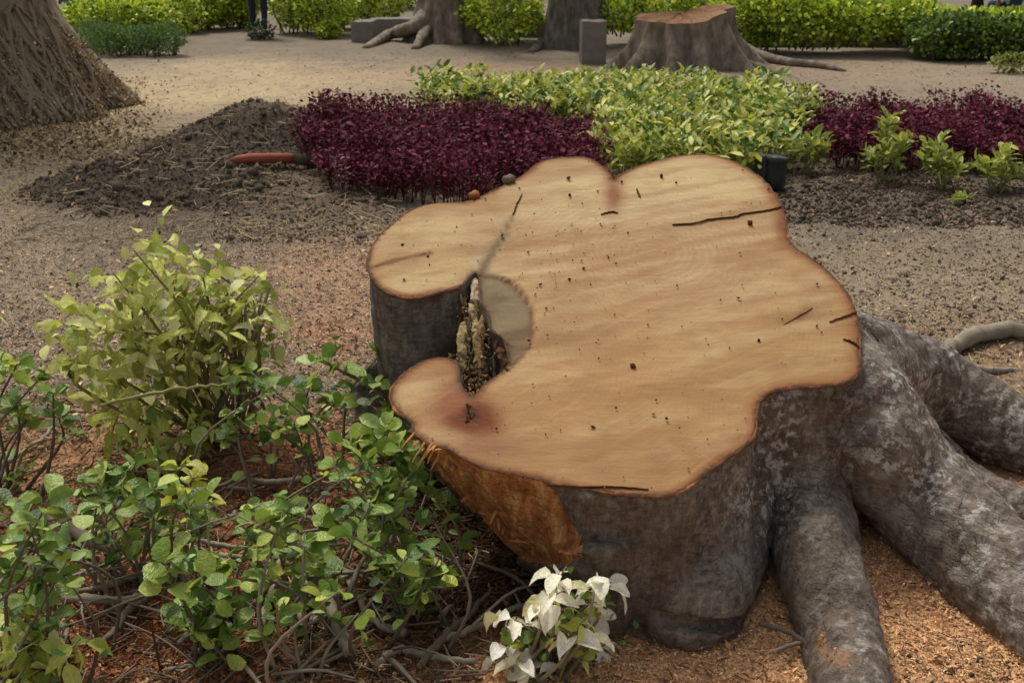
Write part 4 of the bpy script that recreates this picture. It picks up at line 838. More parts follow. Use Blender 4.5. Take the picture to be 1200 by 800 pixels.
crimson([(352, 196), (395, 235), (470, 246), (560, 250), (700, 236), (705, 185), (690, 170), (600, 160), (480, 152), (380, 160)], 620, 'dense dark crimson foliage bed behind the stump, left of the yellow plants', .30)
crimson([(930, 195), (985, 203), (1060, 204), (1130, 206), (1260, 212), (1260, 150), (1150, 148), (1000, 143), (930, 150)], 560, 'dense dark crimson foliage bed behind the row of small yellow plants, right side', .27)
def variegated(poly, nplants, label, hh=.34):
    q = bed_points(nplants, poly); gz = H(q[:, 0], q[:, 1]); hp = hh*(.7+.45*rng.random(nplants)); base = np.column_stack([q, gz]); per = 34
    k = np.repeat(np.arange(nplants), per); n = len(k); t_ = rng.random(n)**.6; lean = rng.normal(0, .06, (n, 2))
    pos = base[k]+np.column_stack([lean*t_[:, None]*1.6, hp[k]*(.2+.8*t_)]); th = rng.uniform(0, 6.28, n)
    D = np.stack([np.cos(th), np.sin(th), rng.uniform(.1, 1.5, n)], 1); U = rng.normal(0, .3, (n, 3))+[0, 0, 1]
    pal = np.array([lin(148, 160, 62), lin(182, 184, 82), lin(206, 202, 108), lin(112, 138, 52), lin(196, 196, 80), lin(84, 116, 48)]); c = pal[rng.integers(0, 6, n)]*(.75+.4*rng.random((n, 1)))
    s = .085*(.4+.95*rng.random(n)); sets = [scatter(L6_TV, L6_TF, pos, D, U, s, c), stalks(base, hp, nplants*2, lin(120, 118, 70), .006)]
    return emit('variegated_plants', label, 'flower bed', sets, M['mass'])
variegated([(500, 150), (700, 172), (710, 215), (880, 228), (925, 190), (945, 150), (925, 136), (720, 128), (500, 126)], 430, 'broad bed of yellow-green variegated shrubs directly behind the stump')
# single variegated plants and black nursery bags
def vplant(label, px, py, hgt, wd, nt_, size=.085, kinds=('var',), group=None):
    b_ = onG(px, py); size *= 1.15; tl = []
    for k in range(nt_):
        a = random.uniform(-1, 1); tl.append(b_+np.array([a*wd*.5, random.uniform(-.12, .12), hgt*(1-.35*abs(a))*random.uniform(.55, 1.0)]))
    return plant('young_shrub', label, 'young shrub', b_, tl, list(kinds), size, per=7, along=6, droop=-.5, stem_r=.006, bow=.05, smat='stem_g', group=group, spread=.8, extra=4, espread=.03)
vplant('tall forked variegated young shrub, first full plant in the row right of stump', 1035, 215, .46, .36, 9)
vplant('compact bushy variegated young shrub, middle of the row at right', 1102, 222, .34, .32, 9)
vplant('small variegated young shrub nearest the right edge', 1168, 222, .30, .26, 8)
vplant('thin variegated sprig planted beside the black nursery bag', 945, 205, .36, .30, 7)
vplant('tiny low sprig on the soil in front of the planted row', 1127, 236, .05, .12, 3, .05, ('var',))
vplant('leafy variegated plant poking above the notch of the stump', 735, 222, .36, .42, 12, .09)
vplant('pale green leaves beside the bag behind the stump rim', 880, 205, .26, .30, 7, .10, ('var', 'green'))
vplant('broad-leaved plant behind the right back lobe of the stump', 800, 215, .32, .4, 8, .10)
for k, (px, py, lb) in enumerate(((893, 222, 'black plastic nursery bag behind the stump rim, left one'), (907, 224, 'black plastic nursery bag behind the stump rim, right one'))):
    b_ = onG(px, py); v_, f_ = tube(np.array([[0, 0, -.01], [0, 0, .05], [.005, 0, .13], [0, 0, .2], [.003, 0, .225]]), [.05, .068, .07, .066, .074], 12, None, .07)
    link('nursery_bag', mk_mesh('nursery_bag', v_, f_, M['bag']), None, lb, 'plant bag', None, None, tuple(b_))
# stray crimson stem left of bed
b_ = onG(402, 232); rt = thing('crimson_seedling', 'single crimson seedling standing on bare soil left of the bed', 'seedling', b_)
M['lf_crim'] = mat_leaf('crimson_leaf', [(0, lin(70, 18, 34)), (1, lin(124, 30, 56))], .45, .2); LS['crim'] = leafset('leaf', M['lf_crim'], wid=.6)
for s_ in (-.03, .02):
    V, Fc = tube([(0, 0, -.01), (s_, 0, .12), (s_*1.6, 0, .25)], [.005, .004, .003], 6); link('stem', mk_mesh('stem', V, Fc, M['twig_dark']), rt)
for k in range(34):
    z_ = random.uniform(.08, .27); th = random.uniform(0, 6.3); place_leaf(rt, b_+np.array([random.uniform(-.05, .04), 0, z_]), np.array([math.cos(th), math.sin(th), .4]), np.array([0, 0, 1.])+rng.normal(0, .4, 3), .04, 'crim', b_)
# orange pipe stub out of the mound
A, B = onG(276, 190), onG(345, 190); A[2] += .035; B[2] += .045; C = onG(385, 192); C[2] += .03; A -= [0, .1, 0]; B -= [0, .1, 0]; C -= [0, .1, 0]
v_, f_ = tube(spline([A, (A+B)/2+[0, 0, .006], B], 12)-A, np.interp(np.linspace(0, 1, 12), [0, .08, .25, 1], [.012, .026, .034, .036]), 14)
pipe = thing('orange_pipe', 'orange-red plastic pipe end lying on the dark soil mound', 'pipe', A); link('pipe_end', mk_mesh('pipe_end', v_, f_, M['pipe']), pipe)
v_, f_ = tube(np.array([B, (B+C)/2, C])-A, [.036, .04, .036], 12, None, .05); link('muddy_section', mk_mesh('muddy_section', v_, f_, M['twig_dark']), pipe, 'soil-caked rear length of the pipe')
# small rocks/fungus caps at the stump rim
for (a, b2, r_, lb) in ((597, 214, .022, 'brown rounded bark lump on the back rim of the stump'), (556, 232, .018, 'small tan wood knob on the back rim left of the brown lump')):
    q = T(a, b2)+np.array([0, .01, .008]); n = 60; d = rdir(n); bmm = bmesh.new(); bmesh.ops.create_icosphere(bmm, subdivisions=3, radius=r_)
    for v in bmm.verts: v.co *= 1+.18*math.sin(v.co.x*230+v.co.y*170)+random.uniform(-.04, .04); v.co.z *= .75
    me = bpy.data.meshes.new('bark_lump'); bmm.to_mesh(me); bmm.free(); me.polygons.foreach_set('use_smooth', np.ones(len(me.polygons), bool)); me.materials.append(M['twig_dark'] if r_ > .02 else M['kerf']); link('bark_lump', me, None, lb, 'bark lump', None, None, tuple(q))
# ------------------------------------------------------------------ background stump and trees
def mat_bark(name, c1, c2, c3, sc=8):
    m_, t, b = mat_new(name); v1 = coord(t, (1, 1, .35)); a = noise(t, v1, sc, 6, .7); a2 = noise(t, coord(t), sc*.3, 4)
    c = ramp(t, a, [(.3, c1), (.5, c2), (.72, c3)]); c = mixc(t, 1.0, c, ramp(t, a2, [(.3, .7), (.7, 1.25)]), 'MULTIPLY')
    t.links.new(c, b.inputs['Base Color']); b.inputs['Roughness'].default_value = .85; b.inputs['Specular IOR Level'].default_value = .2
    bump(t, b, a, 1.0, .03); return m_
M['bk_far'] = mat_bark('pale_grey_bark', lin(82, 70, 58), lin(124, 110, 94), lin(160, 146, 128), 9)
M['bk_tree'] = mat_bark('rough_grey_bark', lin(72, 66, 58), lin(108, 100, 88), lin(140, 130, 114), 14)
M['bk_big'] = mat_bark('fibrous_brown_bark', lin(88, 76, 62), lin(128, 112, 90), lin(170, 152, 122), 11)
def fluted(cx, cy, rt_, rb, zt, ang, amp, e=2.4, nseg=96, lv=26, zb=-.12, top=None, taper=.0):
    """trunk surface with root flutes: ang = list of (direction deg, strength, width)"""
    V = []
    for i in range(lv):
        s = i/(lv-1); z = zb+(zt-zb)*s**1.3
        for k in range(nseg):
            th = 2*math.pi*k/nseg; fl = 0
            for (a, st_, wd) in ang:
                d = abs((math.degrees(th)-a+180) % 360-180); fl += st_*math.exp(-(d/(wd*(.62 if top is not None else 1)))**2)
            zz = max(0, z)/max(zt, .01) if zt < 3 else max(0, z)/1.2
            q = max(0, 1-zz)**e; r = rt_*(1-taper*max(0, z))+(rb-rt_)*q*(.35+fl)+amp*fl*(.25+.75*q)
            r *= 1+.03*math.sin(th*7+z*3)+.02*math.sin(th*17+z*5)
            V.append((cx+r*math.cos(th), cy+r*math.sin(th), z))
    V = np.array(V); 
    if top is not None: V[:, 2] = np.where(V[:, 2] > 0, V[:, 2]*(top(V[:, 0]-cx, V[:, 1]-cy)/zt), V[:, 2])
    Fc = [(i*nseg+k, i*nseg+(k+1) % nseg, (i+1)*nseg+(k+1) % nseg, (i+1)*nseg+k) for i in range(lv-1) for k in range(nseg)]
    return V, Fc, nseg, lv
c = onG(802, 82); cx, cy = c[0]+.02, c[1]+.5
topf = lambda x_, y_: .555+.145*sm(.05, .6, x_)+.03*np.clip(y_, -.6, .7)
V, Fc, ns, lv = fluted(0, 0, .56, .80, .7, [(255, .9, 12), (285, .55, 12), (222, .8, 14), (200, .9, 10), (315, 1.0, 13), (345, 1.0, 12), (20, .6, 14), (90, .8, 20), (140, .8, 20)], .24, 1.9, top=topf, nseg=140)
V = V+np.stack([fbm3(V*np.array([1, 1, .4]), 7, 3)*.03, fbm3(V*np.array([1, 1, .4])+5, 7, 3)*.03, V[:, 0]*0], 1); bst = thing('tree_stump', 'smaller fluted grey stump with orange cut top beside the far hedge', 'tree stump', (cx, cy, c[2]))
link('bark', mk_mesh('bark', V, Fc, M['bk_far']), bst)
ringt = V[(lv-1)*ns:]; ce = ringt.mean(0); tv = np.vstack([ringt*1.0]+[ce+(ringt-ce)*s+np.array([0, 0, .012])*(1-s)+rng.normal(0, .012, ringt.shape)*[0, 0, 1] for s in (.9, .7, .5, .3, .12)]); tv = np.vstack([tv, ce+[0, 0, .01]])
tf = [(i*ns+k, i*ns+(k+1) % ns, (i+1)*ns+(k+1) % ns, (i+1)*ns+k) for i in range(5) for k in range(ns)]+[(5*ns+k, 5*ns+(k+1) % ns, 6*ns) for k in range(ns)]
M['cut2'] = mat_flat('weathered_orange_cut', lin(160, 120, 84), .9, .55, 10, 40, .01); link('sawn_face', mk_mesh('sawn_face', tv, tf, M['cut2']), bst)
def far_root(par, pts, rad, mat):
    o = np.array(par.location); p = spline(pts, 20); r = np.interp(np.linspace(0, 1, 20), np.linspace(0, 1, len(rad)), rad)
    v_, f_ = tube(p-o, r, 10, .8, .08); link('root', mk_mesh('root', v_, f_, M[mat]), par)
far_root(bst, [g(862, 66, .12), g(890, 72, .07), g(925, 77, .04), (g(960, 80, .04)), g(990, 84, .0)], [.12, .08, .06, .05, .03], 'bk_far')
far_root(bst, [g(850, 78, .1), g(880, 80, .04), g(912, 87, .02), g(935, 92, -.02)], [.10, .06, .05, .03], 'bk_far')
def tree(label, px, py, r, rb, ang, mat, hgt=4.2, dy=0, lean=0):
    c_ = onG(px, py); o = thing('tree', label, 'tree', (c_[0], c_[1]+r*.8+dy, c_[2])); V, Fc, ns_, lv_ = fluted(0, 0, r, rb, hgt, ang, r*.10, 2.4, 96, 46, taper=.04)
    V[:, 0] += lean*np.maximum(V[:, 2], 0); V = V+np.stack([fbm3(V, 5, 3)*.02, fbm3(V+5, 5, 3)*.02, V[:, 0]*0], 1)
    link('trunk', mk_mesh('trunk', V, Fc, M[mat]), o)
    for k in range(5):
        th = k*1.3+.4; d = np.array([math.cos(th), math.sin(th), .9]); p0 = np.array([lean*hgt, 0, hgt-.25]); p_ = [p0, p0+d*.8, p0+d*1.7+[0, 0, .4]]
        v_, f_ = tube(spline(p_, 8), np.linspace(r*.5, r*.2, 8), 10, None, .06); link('limb', mk_mesh('limb', v_, f_, M[mat]), o)
    return o
t1 = tree('smooth grey tree with spreading buttress roots, left of the round shrub', 522, 50, .35, .62, [(200, .8, 16), (235, .8, 12), (262, .7, 12), (290, .8, 12), (320, .7, 14), (350, .5, 14), (40, .6, 20), (120, .6, 20)], 'bk_far')
far_root(t1, [AT(505, 14, 17.5), AT(484, 32, 17.2), g(455, 48, .08), g(428, 57, .0)], [.16, .13, .09, .05], 'bk_far')
far_root(t1, [AT(512, 18, 17.4), AT(498, 38, 17.1), g(486, 58, .0)], [.12, .09, .05], 'bk_far')
t2 = tree('rough-barked tree between round shrub and concrete post', 676, 58, .37, .50, [(210, .9, 16), (260, .3, 14), (180, .7, 14), (300, .5, 16)], 'bk_tree')
far_root(t2, [AT(665, 35, 17.0), g(640, 54, .08), g(622, 62, 0)], [.12, .10, .05], 'bk_tree')
# huge trunk, upper left
c_ = onG(20, 152); big = thing('tree', 'huge tree trunk covered in hanging root strands, top left corner', 'tree', (c_[0]-1.02, c_[1]+1.2, 0))
V, Fc, ns_, lv_ = fluted(0, 0, .92, 1.6, 4.5, [(300, .5, 22), (340, .55, 18), (262, .5, 20), (220, .5, 20), (20, .6, 20), (90, .5, 30), (150, .5, 30)], .08, 1.5, 120, 60, taper=.03)
V = V+np.stack([fbm3(V, 3, 3)*.05, fbm3(V+5, 3, 3)*.05, V[:, 0]*0], 1); link('trunk', mk_mesh('trunk', V, Fc, M['bk_big']), big)
for k in range(5):
    th = k*1.3+.4; d = np.array([math.cos(th), math.sin(th), .9]); v_, f_ = tube(spline([np.array([0, 0, 4.2]), d*1.2+[0, 0, 4.2], d*2.4+[0, 0, 4.5]], 8), np.linspace(.5, .2, 8), 10, None, .06); link('limb', mk_mesh('limb', v_, f_, M['bk_big']), big)
G3 = V.reshape(lv_, ns_, 3); pr = []
for _ in range(240):
    k = random.uniform(.55, 1.02)*ns_; i0 = random.uniform(6, 22); n_ = 12; i1 = max(0, i0-random.uniform(3, 16)); pts_ = []
    dk = random.uniform(-4, 4)
    for s in np.linspace(0, 1, n_):
        ii = i0+(i1-i0)*s; kk = k+dk*s+math.sin(s*5+k)*.5; a = int(ii); b_ = int(kk) % ns_; fa, fb = ii-a, kk-math.floor(kk)
        q = (G3[a, b_]*(1-fb)+G3[a, (b_+1) % ns_]*fb)*(1-fa)+(G3[a+1, b_]*(1-fb)+G3[a+1, (b_+1) % ns_]*fb)*fa
        pts_.append(q*np.array([1.012, 1.012, 1])+rng.normal(0, .006, 3))
    r_ = random.choice((.006, .010, .014, .022)); pr.append(tube(pts_, r_, 6, cap=False))
V, Fc = joinm(pr); o = link('root_strands', mk_mesh('root_strands', V, Fc, mat_flat('root_strand', lin(132, 114, 90), .85, .35, 14, 60, .004)), big); o['kind'] = 'stuff'
# shredded leaf litter banked against it
n = 22000; k = rng.uniform(.52, 1.05, n)*ns_; ii = rng.random(n)**1.3*15; a = ii.astype(int); b1 = k.astype(int) % ns_; ii = rng.random(n)**1.9*15; a = ii.astype(int); q = G3[a, b1]*(1-(ii-a))[:, None]+G3[a+1, b1]*(ii-a)[:, None]
q = q*[1.01, 1.01, 1]+rng.normal(0, .02, (n, 3))+np.array(big.location); q[:, 2] = np.maximum(q[:, 2], H(q[:, 0], q[:, 1]))
pal = np.array([lin(176, 152, 112), lin(140, 118, 84), lin(92, 76, 58), lin(196, 172, 132)]); cc = pal[rng.integers(0, 4, n)]*(.6+.6*rng.random((n, 1)))
s1_ = scatter(Q_TV, Q_TF, q, rdir(n, -.5), rdir(n, .6), .021*(.5+rng.random(n)), cc)
p = gpts(17000, -40, 260, 92, 215); px_, py_ = proj(p); p = p[(px_+rng.normal(0, 28, len(p)) < 150) & (py_+rng.normal(0, 10, len(p)) < 185)]; cc = pal[rng.integers(0, 4, len(p))]*(.6+.6*rng.random((len(p), 1)))
emit('leaf_litter', 'tan shredded leaf litter banked around the huge trunk', 'litter', [s1_, scatter(Q_TV, Q_TF, p+[0, 0, .01], rdir(len(p)), rdir(len(p), 1.5), .026*(.5+rng.random(len(p))), cc)], M['chip'])
# ------------------------------------------------------------------ hedges and shrubs of the far side
def bush(name, label, cat, blobs, n, size, pal, tmpl=R6_TV, up=.35, ragged=.12):
    """blobs: (px centre, foot py, width m, height m, depth m, dY)"""
    bl = []; 
    for (px, py, wd, hg, dp, z0) in blobs: c_ = onG(px, py); bl.append((c_[0], c_[1]+dp*.5, c_[2]+z0, wd*.5, dp*.5, hg))
    o0 = np.array([bl[0][0], bl[0][1], bl[0][2]]); rt = thing(name, label, cat, o0)
    wts = np.array([b_[3]*b_[5] for b_ in bl]); k = rng.choice(len(bl), n, p=wts/wts.sum()); B = np.array(bl)[k]
    d = rng.normal(size=(n, 3)); d /= np.linalg.norm(d, axis=1, keepdims=True); rr = 1-.55*rng.random(n)**2.2+rng.normal(0, ragged*.4, n)
    lump = 1+.30*fbm3(d*1.3+B[:, :3], 2.2, 3); rr = rr*lump
    pos = np.stack([B[:, 0]+d[:, 0]*B[:, 3]*rr, B[:, 1]+d[:, 1]*B[:, 4]*rr, B[:, 2]+B[:, 5]*.55+d[:, 2]*B[:, 5]*.48*rr], 1)
    pos[:, 2] = np.maximum(pos[:, 2], H(pos[:, 0], pos[:, 1])+.02)
    D = d+rng.normal(0, .5, (n, 3))+[0, 0, up]; U = d*.4+rng.normal(0, .35, (n, 3))+[0, 0, .7]
    cl = fbm3(pos, 2.6, 3)[:, None]; pal = np.array([lin(*q) for q in pal])*1.2; ci = rng.integers(0, len(pal), n); c_ = pal[ci]*(.8+.4*rng.random((n, 1)))*(1+.35*cl)
    s = size*(.6+.7*rng.random(n)); V, Fc, Cc = scatter(tmpl, L6_TF, pos-o0, D, U, s, c_); link('foliage', mk_mesh('foliage', V, Fc, M['mass'], Cc, False), rt)
    pr = []
    for (bx_, by_, bz, rx_, ry_, h_) in bl:
        for _ in range(7):
            a_ = np.array([bx_+random.uniform(-.5, .5)*rx_, by_+random.uniform(-.6, .4)*ry_, bz-.03]); b2 = a_+[random.uniform(-.4, .4)*rx_, random.uniform(-.4, .3)*ry_, h_*random.uniform(.45, .8)]
            pr.append(tube(spline([a_-o0, (a_+b2)/2-o0+rng.normal(0, .03, 3), b2-o0], 5), np.linspace(.014, .006, 5), 5))
    V, Fc = joinm(pr); so = link('stems', mk_mesh('stems', V, Fc, M['twig_dark']), rt); so['kind'] = 'stuff'; return rt
YG = [(172, 186, 52), (192, 202, 68), (146, 166, 48), (108, 134, 40), (204, 208, 78), (80, 106, 36)]
GR = [(58, 92, 40), (76, 110, 50), (46, 74, 36), (88, 122, 58)]; DK = [(36, 56, 34), (50, 74, 42), (64, 90, 48), (30, 44, 30)]
bush('hedge_shrub', 'yellow-green hedge clump behind the low dark green shrub, beside the huge trunk', 'hedge', [(100, 56, .9, .58, .9, 0), (135, 56, 1.0, .62, .9, 0), (168, 52, .8, .58, .9, 0)], 7000, .06, YG)
bush('hedge_shrub', 'yellow-green hedge clump left of the dark-trousered person', 'hedge', [(205, 42, .7, .55, .8, .0), (230, 38, .9, .7, .8, .02), (262, 36, .9, .75, .8, .02), (282, 35, .5, .75, .8, .02)], 8000, .06, YG)
bush('hedge_shrub', 'yellow-green hedge clump right of the dark-trousered person', 'hedge', [(345, 42, .8, .8, .8, .02), (378, 44, .9, .85, .8, .02), (410, 36, 1., .8, .8, .02), (445, 28, 1., .75, .8, .0)], 10000, .06, YG)
bush('small_shrub', 'small yellow-green sprout in front of the hedge, left of the concrete block', 'shrub', [(382, 47, .35, .22, .3, 0)], 420, .055, YG)
bush('ground_shrub', 'low soft dark-green shrub beside the huge trunk', 'shrub', [(120, 68, .8, .36, .7, 0), (150, 68, .75, .34, .7, 0), (185, 68, .55, .38, .6, 0), (105, 62, .6, .36, .6, 0)], 9000, .04, [(92, 118, 58), (112, 136, 74), (70, 94, 46)], L6_TV, .9)
bush('round_shrub', 'round bright green shrub between the two far tree trunks', 'shrub', [(588, 58, 1.05, .82, .9, .05), (565, 52, .6, .55, .6, .1), (612, 50, .6, .6, .6, .1)], 4600, .062, YG)
bush('hedge_shrub', 'bright hedge behind the far stump, starting right of the rough tree', 'hedge', [(712, 58, .9, .55, .8, .2), (745, 56, 1, .62, .8, .15), (790, 50, 1.2, .62, .9, .15), (835, 52, 1.1, .66, .9, .1)], 7500, .06, YG)
bush('hedge_shrub', 'bright yellow-green hedge right of the far stump', 'hedge', [(885, 66, 1.1, .72, .9, .05), (925, 68, 1.1, .70, .9, .1), (965, 68, .9, .64, .9, .1), (1005, 68, 1.1, .60, .9, .12), (1045, 66, .85, .54, .9, .16), (1075, 66, .9, .52, .9, .14)], 14000, .06, YG)
bush('hedge_shrub', 'darker green hedge section at the right edge below the two people', 'hedge', [(1110, 74, .8, .50, .7, .0), (1145, 74, .9, .54, .8, .0), (1190, 76, 1.0, .52, .8, 0), (1240, 78, 1.0, .54, .8, 0)], 9000, .058, [(78, 100, 44), (98, 120, 52), (126, 144, 56), (60, 78, 38)])
bush('hedge_shrub', 'bright trimmed top of the hedge behind the darker section, right edge', 'hedge', [(1090, 58, 1.0, .40, .8, .12), (1135, 58, 1.1, .36, .8, .12), (1185, 58, 1.1, .36, .8, .12), (1240, 58, 1.1, .38, .8, .12)], 7000, .058, YG)
bush('dark_hedge', 'dark green hedge row far behind the left clumps', 'hedge', [(90+i*40, 12, 1.4, .8, .9, 0) for i in range(11)], 9000, .075, DK+[(96, 120, 44)])
bush('dark_hedge', 'dark green shrubbery far behind the middle tree trunks', 'hedge', [(930+i*30, 10, .9, .3, .9, 0) for i in range(3)], 1200, .07, GR)
bush('small_shrub', 'tiny dark sprig in front of the dark-trousered legs', 'shrub', [(303, 48, .45, .24, .3, 0)], 300, .05, DK+[(96, 112, 50)])
bush('small_shrub', 'little olive sprig at the foot of the right hedge', 'shrub', [(1190, 88, .5, .2, .3, 0)], 260, .05, [(110, 120, 50), (130, 136, 60)])
# concrete post, block, kerbs
def cobj(name, label, cat, px, py, sz, rz=0, bev=.012, mat='concrete', dy=0, kind=None):
    c_ = onG(px, py); bmm = bmesh.new(); bmesh.ops.create_cube(bmm, size=1); bmesh.ops.scale(bmm, vec=sz, verts=bmm.verts); bmesh.ops.subdivide_edges(bmm, edges=bmm.edges[:], cuts=5, use_grid_fill=True)
    for v in bmm.verts: 
        nn_ = v.co.normalized(); q = v.co; v.co += Vector(tuple(.006*math.sin(q[a]*31+q[(a+1) % 3]*23+a) for a in range(3)))
        if abs(v.co.z) > sz[2]*.49 and (abs(v.co.x) > sz[0]*.48 or abs(v.co.y) > sz[1]*.48): v.co.z -= math.copysign(bev, v.co.z)
        v.co.z += sz[2]/2-.03
    me = bpy.data.meshes.new(name); bmm.to_mesh(me); bmm.free(); me.materials.append(M[mat])
    o = link(name, me, None, label, cat, None, kind, (c_[0], c_[1]+sz[1]/2+dy, c_[2])); o.rotation_euler = (0, 0, rz); return o
cobj('concrete_post', 'short square concrete post standing left of the far stump', 'bollard', 695, 76, (.29, .26, .55), .06)
cobj('concrete_block', 'low grey concrete block at the end of the planter, left of the smooth tree', 'concrete block', 426, 50, (.30, .35, .32), -.1)
cobj('planter_kerb', 'low soil-stained concrete kerb behind the tree roots', 'kerb', 468, 44, (.85, .25, .30), .02)
cobj('planter_kerb', 'pale concrete kerb between round shrub and rough tree', 'kerb', 628, 44, (1.0, .2, .34), 0)
cobj('planter_kerb', 'long pale kerb showing under the right hedge', 'kerb', 1010, 60, (3.2, .16, .22), 0, dy=.55)
cobj('low_wall', 'low pale wall beyond the right hedge at the top edge', 'wall', 1045, 16, (1.6, .3, .9), 0, dy=0)
for a in ((945, 12, .14, 'slim grey trunk beyond the hedge, right of the far stump'), (990, 14, .10, 'thin brown trunk beyond the hedge, near the low wall')):
    tree(a[3], a[0], a[1], a[2], a[2]*1.6, [(200, .5, 30), (300, .5, 30)], 'bk_tree', 3.6)
# ------------------------------------------------------------------ parked car behind the hedge
M['navy'] = mat_flat('navy_car_paint', (.012, .018, .045), .3, .1, 3, None, .001, .5); M['tyre'] = mat_flat('tyre_rubber', (.02, .02, .02), .8, .2, 30)
M['rim'] = mat_flat('wheel_rim', (.35, .35, .37), .35, .1, 8, None, .001, .5, .8); M['glass'] = mat_flat('car_glass', (.02, .025, .03), .08, .1, 2, None, .001, .6); M['lamp'] = mat_flat('lamp_lens', (.45, .42, .40), .2, .1, 9)
def car(px, py):
    c_ = onG(px, py); o = thing('parked_car', 'dark navy car parked beyond the middle hedge, only its lower side in view', 'car', (c_[0], c_[1]+.9, c_[2]))
    prof = [(-2.1, .32), (-2.15, .62), (-2.0, .86), (-1.3, .95), (-.75, 1.36), (-.2, 1.44), (.6, 1.42), (1.2, 1.08), (1.95, 1.0), (2.12, .75), (2.12, .34), (1.7, .24), (-1.7, .24)]
    V = []; n = len(prof)
    for j, yy in enumerate((-.84, -.8, -.4, .4, .8, .84)):
        for (x_, z_) in prof:
            k = max(0, z_-.9)/.55; q = yy*(1-.22*k) ; sc_ = .97 if j in (0, 5) else 1; V.append((x_*sc_, q, .24+(z_-.24)*(.97 if j in (0, 5) else 1)))
    Fc = [(j*n+i, j*n+(i+1) % n, (j+1)*n+(i+1) % n, (j+1)*n+i) for j in range(5) for i in range(n)]+[tuple(range(n)), tuple(5*n+i for i in range(n-1, -1, -1))]
    link('body', mk_mesh('body', V, Fc, M['navy'], smooth=False), o)
    for sx in (-1.32, 1.30):
        for sy in (-.78, .78):
            wv, wf = [], []; rr = [(.20, -.09), (.30, -.1), (.33, -.06), (.33, .06), (.30, .1), (.20, .09)]; m_ = 28
            for (r_, y_) in rr:
                for k in range(m_): wv.append((sx+r_*math.cos(2*math.pi*k/m_), sy+y_, .33+r_*math.sin(2*math.pi*k/m_)))
            wf = [(i*m_+k, i*m_+(k+1) % m_, (i+1)*m_+(k+1) % m_, (i+1)*m_+k) for i in range(5) for k in range(m_)]
            wh = link('wheel', mk_mesh('wheel', wv, wf, M['tyre']), o); s_ = math.copysign(1, sy); q = [(sx, sy+s_*.07, .33)]+[(sx+.2*math.cos(2*math.pi*k/20)*(1 if k % 4 < 3 else .75), sy+s_*.088, .33+.2*math.sin(2*math.pi*k/20)) for k in range(20)]
            link('rim', mk_mesh('rim', q, [(0, 1+k, 1+(k+1) % 20) for k in range(20)], M['rim'], smooth=False), wh)
    for sy in (-1, 1):
        link('side_window', mk_mesh('side_window', [(-1.05, sy*.785, 1.0), (.95, sy*.785, 1.02), (.55, sy*.69, 1.34), (-.65, sy*.69, 1.33)], [(0, 1, 2, 3)], M['glass'], smooth=False), o)
        link('headlight', mk_mesh('headlight', *box((2.08, sy*.58, .72), (.12, .34, .14)), M['lamp'], smooth=False), o); link('door_handle', mk_mesh('door_handle', *box((-.1, sy*.86, .86), (.16, .03, .03)), M['navy'], smooth=False), o)
car(760, 2)
# ------------------------------------------------------------------ people beyond the hedge
def skin_mesh(nodes, edges, root=0, lv=1):
    me = bpy.data.meshes.new('sk'); me.from_pydata([n_[0] for n_ in nodes], edges, []); o = bpy.data.objects.new('sk', me); COL.objects.link(o)
    sk = o.modifiers.new('s', 'SKIN'); sk.use_smooth_shade = True; ss = o.modifiers.new('u', 'SUBSURF'); ss.levels = lv
    for i, n_ in enumerate(nodes): r_ = n_[1]; me.skin_vertices[0].data[i].radius = r_ if isinstance(r_, tuple) else (r_, r_)
    me.skin_vertices[0].data[root].use_root = True
    e = o.evaluated_get(bpy.context.evaluated_depsgraph_get()); r = bpy.data.meshes.new_from_object(e); bpy.data.objects.remove(o); return r
M['skin'] = mat_flat('skin', lin(150, 104, 80), .55, .08, 20)
def cloth(nm, c): 
    if nm not in M: M[nm] = mat_flat(nm, c, .85, .2, 12, 60, .003)
    return nm
